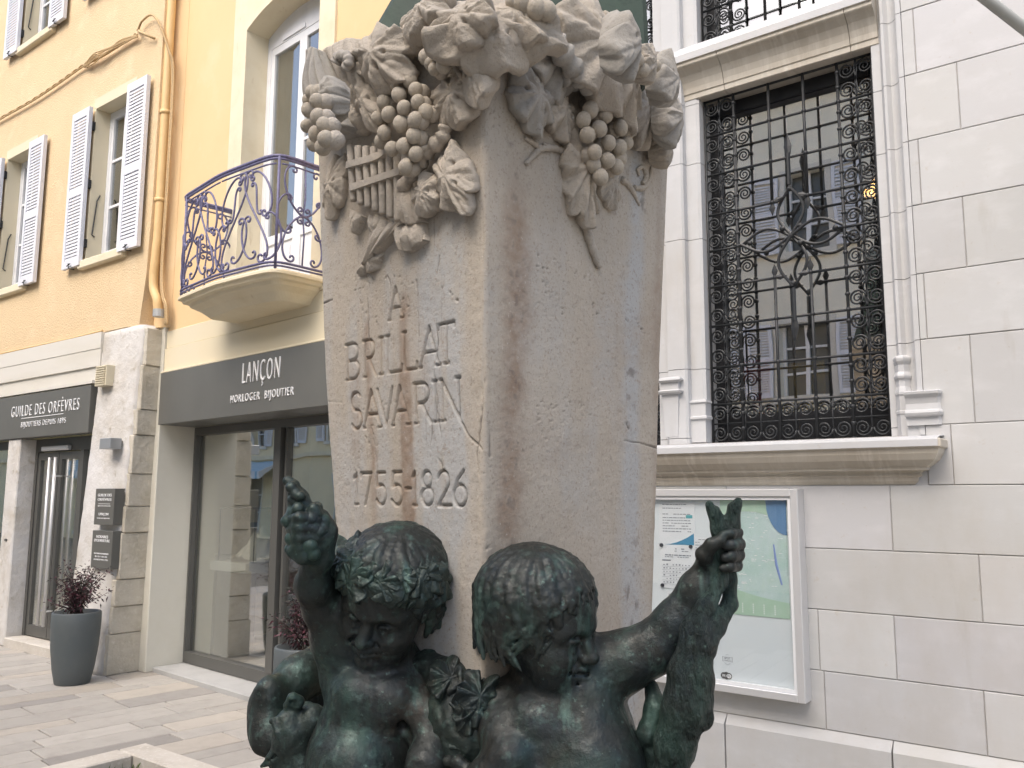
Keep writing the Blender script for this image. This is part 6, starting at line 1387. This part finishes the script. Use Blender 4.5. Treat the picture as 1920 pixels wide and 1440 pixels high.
    fb.chain([P(540, 902, 1.74), P(552, 908, 1.735), P(562, 925, 1.73)], [.011, .009, .008], .004); fb.rough(.0025, 60, 2); solid(fb, 'fruit_bunch', 'bronze_green', root)
    # leaf garland between the two children
    gf = Field(P(870, 1350, 1.77)-np.array((.16, .13, .25)), P(870, 1350, 1.77)+np.array((.16, .13, .25)), .004)
    gf.chain([P(800, 1246, 1.84), P(850, 1275, 1.80), P(905, 1305, 1.775), P(935, 1320, 1.75)], [.03, .036, .036, .03], .03); gf.chain([P(850, 1290, 1.80), P(865, 1360, 1.77), P(880, 1460, 1.74)], [.045, .065, .06], .03)
    gf.ball(P(900, 1380, 1.73), .045, .03); gf.rough(.013, 17, 4, o=4); gf.rough(.004, 60, 9); solid(gf, 'garland', 'bronze_green', root)
    for i in range(15):
        u_ = (i+.5)/15; x = 828+95*min(1, u_*1.6) if i % 2 else 845+70*rl.random(); y = 1268+40*min(1, u_*1.6)+(rl.uniform(20, 150) if i % 2 == 0 else 0); s_ = rl.uniform(40, 66)
        mleaf(root, x, y, 1.765-.05*(i % 2 == 0)-.02*rl.random(), s_, s_*1.1, rl.uniform(110, 240), 80+i, (rl.uniform(-.4, .4), -1, rl.uniform(-.1, .6)), name='garland_leaf', dome=.3, ruf=.26, thick=.014, lobes=rl.choice([3, 5]), vein=rl.uniform(.2, .6), holes=1)
# ---------------------------------------------------------------- child on the right, holding a hare by the hind legs
def child_right():
    root = statue('bronze_child', 'bronze child with bowl cut hair holding a hare up by its hind legs')
    lo = np.array([-.12, -.72, .585]); hi = np.array([.56, -.2, 1.62]); S = Field(lo, hi, .0038)
    O = P(1008, 1130, 1.735); f = (.83, -.53, -.16); u = (-.04, -.1, .99)
    S.ell(P(1062, 1352, 1.74), (.13, .095, .115), .03); S.ell(P(1072, 1450, 1.71), (.15, .12, .13), .05); S.ell(P(1075, 1550, 1.73), (.14, .115, .1), .05)
    S.ball(P(1000, 1350, 1.69), .055, .05); S.ball(P(1100, 1340, 1.69), .055, .05); S.ball(P(1120, 1440, 1.65), .07, .06)
    hz = P(1075, 1550, 1.73)
    legs(S, [(hz[0]-.066, hz[1], hz[2]-.03), (hz[0]+.066, hz[1], hz[2]-.03)], [(hz[0]-.075, hz[1]-.0, BASE_Z), (hz[0]+.085, hz[1]+.05, BASE_Z)])
    S.chain([P(1010, 1215, 1.755), P(1025, 1290, 1.765)], [.056, .062], .03); S.cone(P(1025, 1290, 1.765), P(945, 1325, 1.755), .055, .05, .04); S.cone(P(1030, 1285, 1.765), P(1115, 1255, 1.755), .058, .056, .04)
    S.ball(P(1108, 1272, 1.73), .06, .04)
    head(S, O, f, u, 1.0, .3, False)
    S.chain([P(1115, 1250, 1.75), P(1172, 1238, 1.74), P(1226, 1214, 1.73)], [.058, .056, .05], .03); S.chain([P(1226, 1214, 1.73), P(1268, 1166, 1.72), P(1308, 1104, 1.71), P(1330, 1066, 1.705)], [.05, .043, .034, .027], .02)
    # fist round the legs: palm behind, thumb in front on the left, four fingers coming round on the right
    S.chain([P(1332, 1062, 1.71), P(1348, 1036, 1.735), P(1358, 1012, 1.735)], [.028, .028, .024], .015); S.ell(P(1328, 1044, 1.70), (.02, .022, .026), .015)
    for y, r, L in ((998, .0105, 0), (1019, .0112, 3), (1040, .0112, 2), (1060, .0098, -1)): S.chain([P(1352, y+3, 1.745), P(1378+L, y, 1.73), P(1383+L, y+1, 1.69), P(1370+L, y+3, 1.668), P(1356+L, y+5, 1.664)], [r, r*1.05, r*1.08, r, r*.85], .0035)
    S.chain([P(1326, 1062, 1.69), P(1320, 1040, 1.672), P(1334, 1022, 1.662), P(1350, 1014, 1.657)], [.017, .016, .0135, .011], .008)
    # right arm bent across, hand meeting the garland
    S.chain([P(938, 1330, 1.745), P(945, 1378, 1.69), P(958, 1420, 1.64)], [.05, .047, .041], .025); S.chain([P(958, 1420, 1.64), P(918, 1452, 1.65), P(888, 1470, 1.67)], [.04, .035, .027], .02)
    hand(S, P(888, 1470, 1.67), (-.95, .1, -.15), (.1, -.2, .95), (.1, -.95, -.1), 1., .5)
    S.rough(.0022, 16, 13); S.rough(.0012, 70, 15); solid(S, 'body', 'bronze', root)
    hs = hair(O, f, u, 1.03, 1.42, 2.45, 2.52, 14, curl=.3, n=150); a, b, c = basis(f, u); hs.ell(O-b*.022-c*.04, (.1, .086, .095), .01, np.array([a, b, c])); hs.rough(.0018, 55, 3); solid(hs, 'hair', 'bronze', root)
    # the hare
    c0 = P(1300, 1240, 1.66); S = Field(np.array((c0[0]-.13, c0[1]-.12, .72)), np.array((c0[0]+.14, c0[1]+.15, 1.64)), .0034)
    S.chain([P(1354, 1040, 1.69), P(1346, 990, 1.69), P(1330, 946, 1.685)], [.013, .0135, .0085], .012); S.chain([P(1366, 1036, 1.70), P(1368, 988, 1.695), P(1384, 940, 1.685)], [.014, .017, .009], .012); S.cone(P(1352, 985, 1.695), P(1344, 955, 1.69), .012, .007, .01); S.cone(P(1376, 985, 1.695), P(1372, 950, 1.69), .012, .008, .01)
    S.chain([P(1332, 946, 1.70), P(1357, 980, 1.69), P(1362, 1005, 1.68)], [.004, .005, .004], .006, cut=True)
    S.chain([P(1356, 1040, 1.69), P(1348, 1090, 1.685), P(1322, 1140, 1.675), P(1306, 1180, 1.67)], [.014, .016, .019, .028], .014); S.chain([P(1368, 1040, 1.70), P(1368, 1085, 1.70), P(1369, 1132, 1.69), P(1340, 1176, 1.67), P(1316, 1205, 1.66)], [.015, .013, .0145, .02, .03], .010)
    S.chain([P(1306, 1190, 1.67), P(1294, 1262, 1.665), P(1287, 1325, 1.655), P(1266, 1395, 1.65), P(1252, 1470, 1.65), P(1252, 1560, 1.65)], [.029, .040, .042, .036, .03, .032], .025); S.ell(P(1306, 1288, 1.65), (.026, .03, .05), .025)
    S.chain([P(1316, 1320, 1.64), P(1324, 1345, 1.635), P(1323, 1362, 1.635)], [.014, .011, .006], .01); S.ball(P(1256, 1600, 1.64), .045, .03); S.cone(P(1256, 1600, 1.64), P(1246, 1650, 1.63), .035, .02, .02)
    S.chain([P(1290, 1500, 1.62), P(1300, 1580, 1.62), P(1296, 1640, 1.62)], [.018, .014, .01], .015); S.chain([P(1240, 1590, 1.66), P(1222, 1650, 1.67), P(1226, 1700, 1.67)], [.012, .014, .006], .01)
    S.rough(.0065, 34, 3, hi=(9, 9, P(1300, 1190, 1.67)[2]), stretch=(1.5, 1.5, .5), o=4); S.rough(.0018, 60, 4); solid(S, 'hare', 'bronze_fur', root)
    gp = Field(P(1222, 1350, 1.72)-np.array((.06, .06, .14)), P(1222, 1350, 1.72)+np.array((.06, .06, .14)), .004); gp.chain([P(1222, 1285, 1.73), P(1230, 1330, 1.70), P(1216, 1375, 1.69), P(1226, 1430, 1.70)], [.018, .024, .02, .026], .015); gp.rough(.009, 22, 6, o=4); solid(gp, 'cloth_fold', 'bronze_green', root)
# ---------------------------------------------------------------- third child, behind on the far left
def child_back():
    root = statue('bronze_child', 'bronze child mostly hidden at the far left, its bent arm clutching a fowl')
    S = Field(np.array([-.70, -.3, .585]), np.array([-.2, .2, 1.62]), .0042)
    O = P(640, 1070, 2.16); f = (-.75, -.6, -.2); u = (0, -.1, 1)
    S.ell(P(622, 1290, 2.16), (.075, .08, .11), .03); S.ell(P(612, 1390, 2.13), (.085, .09, .12), .05); S.ell(P(612, 1480, 2.13), (.085, .095, .09), .05); hz = P(612, 1480, 2.13)
    legs(S, [(hz[0]-.04, hz[1]-.02, hz[2]-.03), (hz[0]+.04, hz[1]+.02, hz[2]-.03)], [(hz[0]-.06, hz[1]-.04, BASE_Z), (hz[0]+.05, hz[1]+.03, BASE_Z)], (.07, .055, .045))
    S.chain([P(636, 1170, 2.18), P(630, 1225, 2.17)], [.045, .055], .03); head(S, O, f, u, .78, .5)
    S.chain([P(622, 1232, 2.12), P(560, 1272, 2.04), P(508, 1325, 1.97)], [.054, .05, .046], .03); S.chain([P(508, 1325, 1.97), P(508, 1380, 1.93), P(528, 1402, 1.91)], [.046, .04, .028], .025); S.ball(P(496, 1365, 1.95), .034, .03)
    S.ball(P(505, 1292, 1.955), .028, .03)
    hand(S, P(528, 1402, 1.91), (.85, -.1, -.25), (0, -.5, .8), (-.3, -.85, -.2), .95, .55); S.rough(.0025, 16, 23); S.rough(.0012, 70, 25); solid(S, 'body', 'bronze', root)
    solid(hair(O, f, u, .8, 1.3, 2.0, 2.3, 24, n=80, h=.0036), 'hair', 'bronze', root)
    S = Field(P(550, 1390, 1.87)-np.array((.11, .1, .17)), P(550, 1390, 1.87)+np.array((.11, .1, .17)), .0036)
    S.chain([P(572, 1345, 1.90), P(556, 1385, 1.87), P(570, 1450, 1.87), P(580, 1530, 1.88)], [.034, .036, .05, .045], .03); S.ell(P(540, 1372, 1.855), (.034, .03, .05), .02); S.ell(P(585, 1350, 1.87), (.03, .03, .034), .015)
    S.chain([P(532, 1395, 1.85), P(512, 1422, 1.845), P(490, 1437, 1.845)], [.022, .013, .004], .012); S.chain([P(540, 1408, 1.85), P(522, 1432, 1.85), P(508, 1444, 1.85)], [.018, .012, .006], .008); S.chain([P(522, 1412, 1.835), P(496, 1433, 1.835)], [.003, .003], .004, cut=True)
    S.chain([P(540, 1322, 1.86), P(548, 1310, 1.85), P(560, 1316, 1.855), P(556, 1330, 1.86)], [.011, .012, .012, .01], .006); S.ball(P(549, 1320, 1.84), .008, .004, cut=True); S.chain([P(512, 1350, 1.84), P(520, 1375, 1.83), P(536, 1400, 1.83)], [.006, .007, .005], .005); S.chain([P(510, 1352, 1.85), P(528, 1346, 1.845)], [.007, .006], .006)
    S.rough(.004, 22, 7, o=4); S.rough(.0015, 70, 8); solid(S, 'fowl', 'bronze_green', root)
child_left(); child_right(); child_back()
# ---------------------------------------------------------------- bronze bust on top
def bust():
    root = empty('bronze_bust', 'green bronze bust whose cloaked base stands on top of the stone pedestal', 'statue', (CEN[0], CEN[1], 2.70), ROT_S)
    S = Field((-.5, -.45, 2.70), (.5, .4, 4.05), .011)
    S.ell((.03, 0, 3.2), (.33, .22, .25), .08); S.cone((-.22, 0, 3.36), (.28, 0, 3.36), .12, .12, .08); S.cone((.03, 0, 3.4), (.03, -.02, 3.6), .085, .08, .05)
    S.ell((.03, -.03, 3.76), (.105, .125, .15), .03); S.ell((.03, -.08, 3.7), (.08, .09, .11), .03); S.cone((.03, -.155, 3.77), (.03, -.185, 3.725), .016, .022, .02)
    for q in (-1, 1): S.ell((.03+q*.042, -.165, 3.785), (.024, .02, .016), .015, cut=True); S.ball((.03+q*.042, -.138, 3.783), .018, .005); S.ell((.03+q*.11, -.01, 3.74), (.018, .03, .042), .01)
    S.cone((-.005, -.155, 3.665), (.065, -.155, 3.665), .013, .013, .012); S.cone((-.005, -.17, 3.667), (.065, -.17, 3.667), .004, .004, .004, cut=True)
    S.cone((.0, 0, 2.9), (.03, 0, 3.2), .24, .24, .1)
    S.rough(.006, 9, 2)
    me = S.mesh('body'); me.transform(Matrix.Translation((0, 0, -2.70))); link('body', me, M['bronze_verdigris'], root)
    pm_ = MB(); pl_ = lambda x0, x1, y0, y1, z: [(x0, y0, z), ((x0+x1)/2, y0-.015, z), (x1, y0, z), (x1, y1, z), (x0, y1, z)]
    pm_.loft([pl_(-.31, .385, -.26, .26, -.1), pl_(-.3, .385, -.26, .26, .0), pl_(-.19, .38, -.25, .25, .22), pl_(-.12, .37, -.24, .24, .5)]); link('bust_foot', pm_.mesh('bust_foot', False, .012), M['bronze_verdigris'], root)
    hr = Field((-.2, -.25, 3.55), (.2, .2, 4.0), .008); hr.ell((.03, .0, 3.80), (.115, .125, .14), .02); hr.ell((.03, -.12, 3.72), (.085, .1, .1), .02, cut=True); hr.rough(.012, 25, 3); me = hr.mesh('hair'); me.transform(Matrix.Translation((0, 0, -2.70))); link('hair', me, M['bronze_verdigris'], root)
bust()

def garland_mass():
    Lc = lambda p: np.array([(np.array(p)-CEN)@EX, (np.array(p)-CEN)@EY, p[2]])
    S = Field((-.62, -.62, 2.25), (.62, .12, 2.86), .0045)
    for x, y, fc, o_, r in ((700, 130, 'L', .0, .075), (655, 175, 'L', .01, .055), (755, 100, 'L', .0, .075), (810, 60, 'L', .0, .07), (865, 50, 'L', .0, .07), (610, 200, 'CL', -.01, .06), (690, 215, 'L', .01, .05), (850, 170, 'L', -.015, .05), (800, 200, 'L', .0, .045),
                            (925, 55, 'C', .0, .085), (990, 60, 'R', .0, .075), (1050, 100, 'R', .005, .075), (1110, 90, 'R', .0, .08), (1165, 110, 'R', .0, .07), (1205, 160, 'R', .0, .06), (1100, 190, 'R', .0, .05), (1020, 170, 'R', -.01, .05), (1235, 180, 'CR', -.01, .06), (1150, 230, 'R', -.005, .05), (1225, 130, 'CR', -.03, .06), (1090, 300, 'R', -.02, .045), (760, 230, 'L', -.005, .055), (640, 330, 'L', -.03, .04), (830, 330, 'L', -.022, .04)):
        S.ball(Lc(anchor(x, y+6, fc, o_-.008)), r*.86, .045)
    S.rough(.016, 11, 5, o=4); S.rough(.004, 50, 6)
    me = S.mesh('garland'); me.transform(Matrix.Rotation(ROT_S, 4, 'Z')); me.transform(Matrix.Translation((CEN[0], CEN[1], 0)))
    o = link('garland', me, M['carved'], PED); o.matrix_parent_inverse = WORLD[PED.name].inverted()
garland_mass()
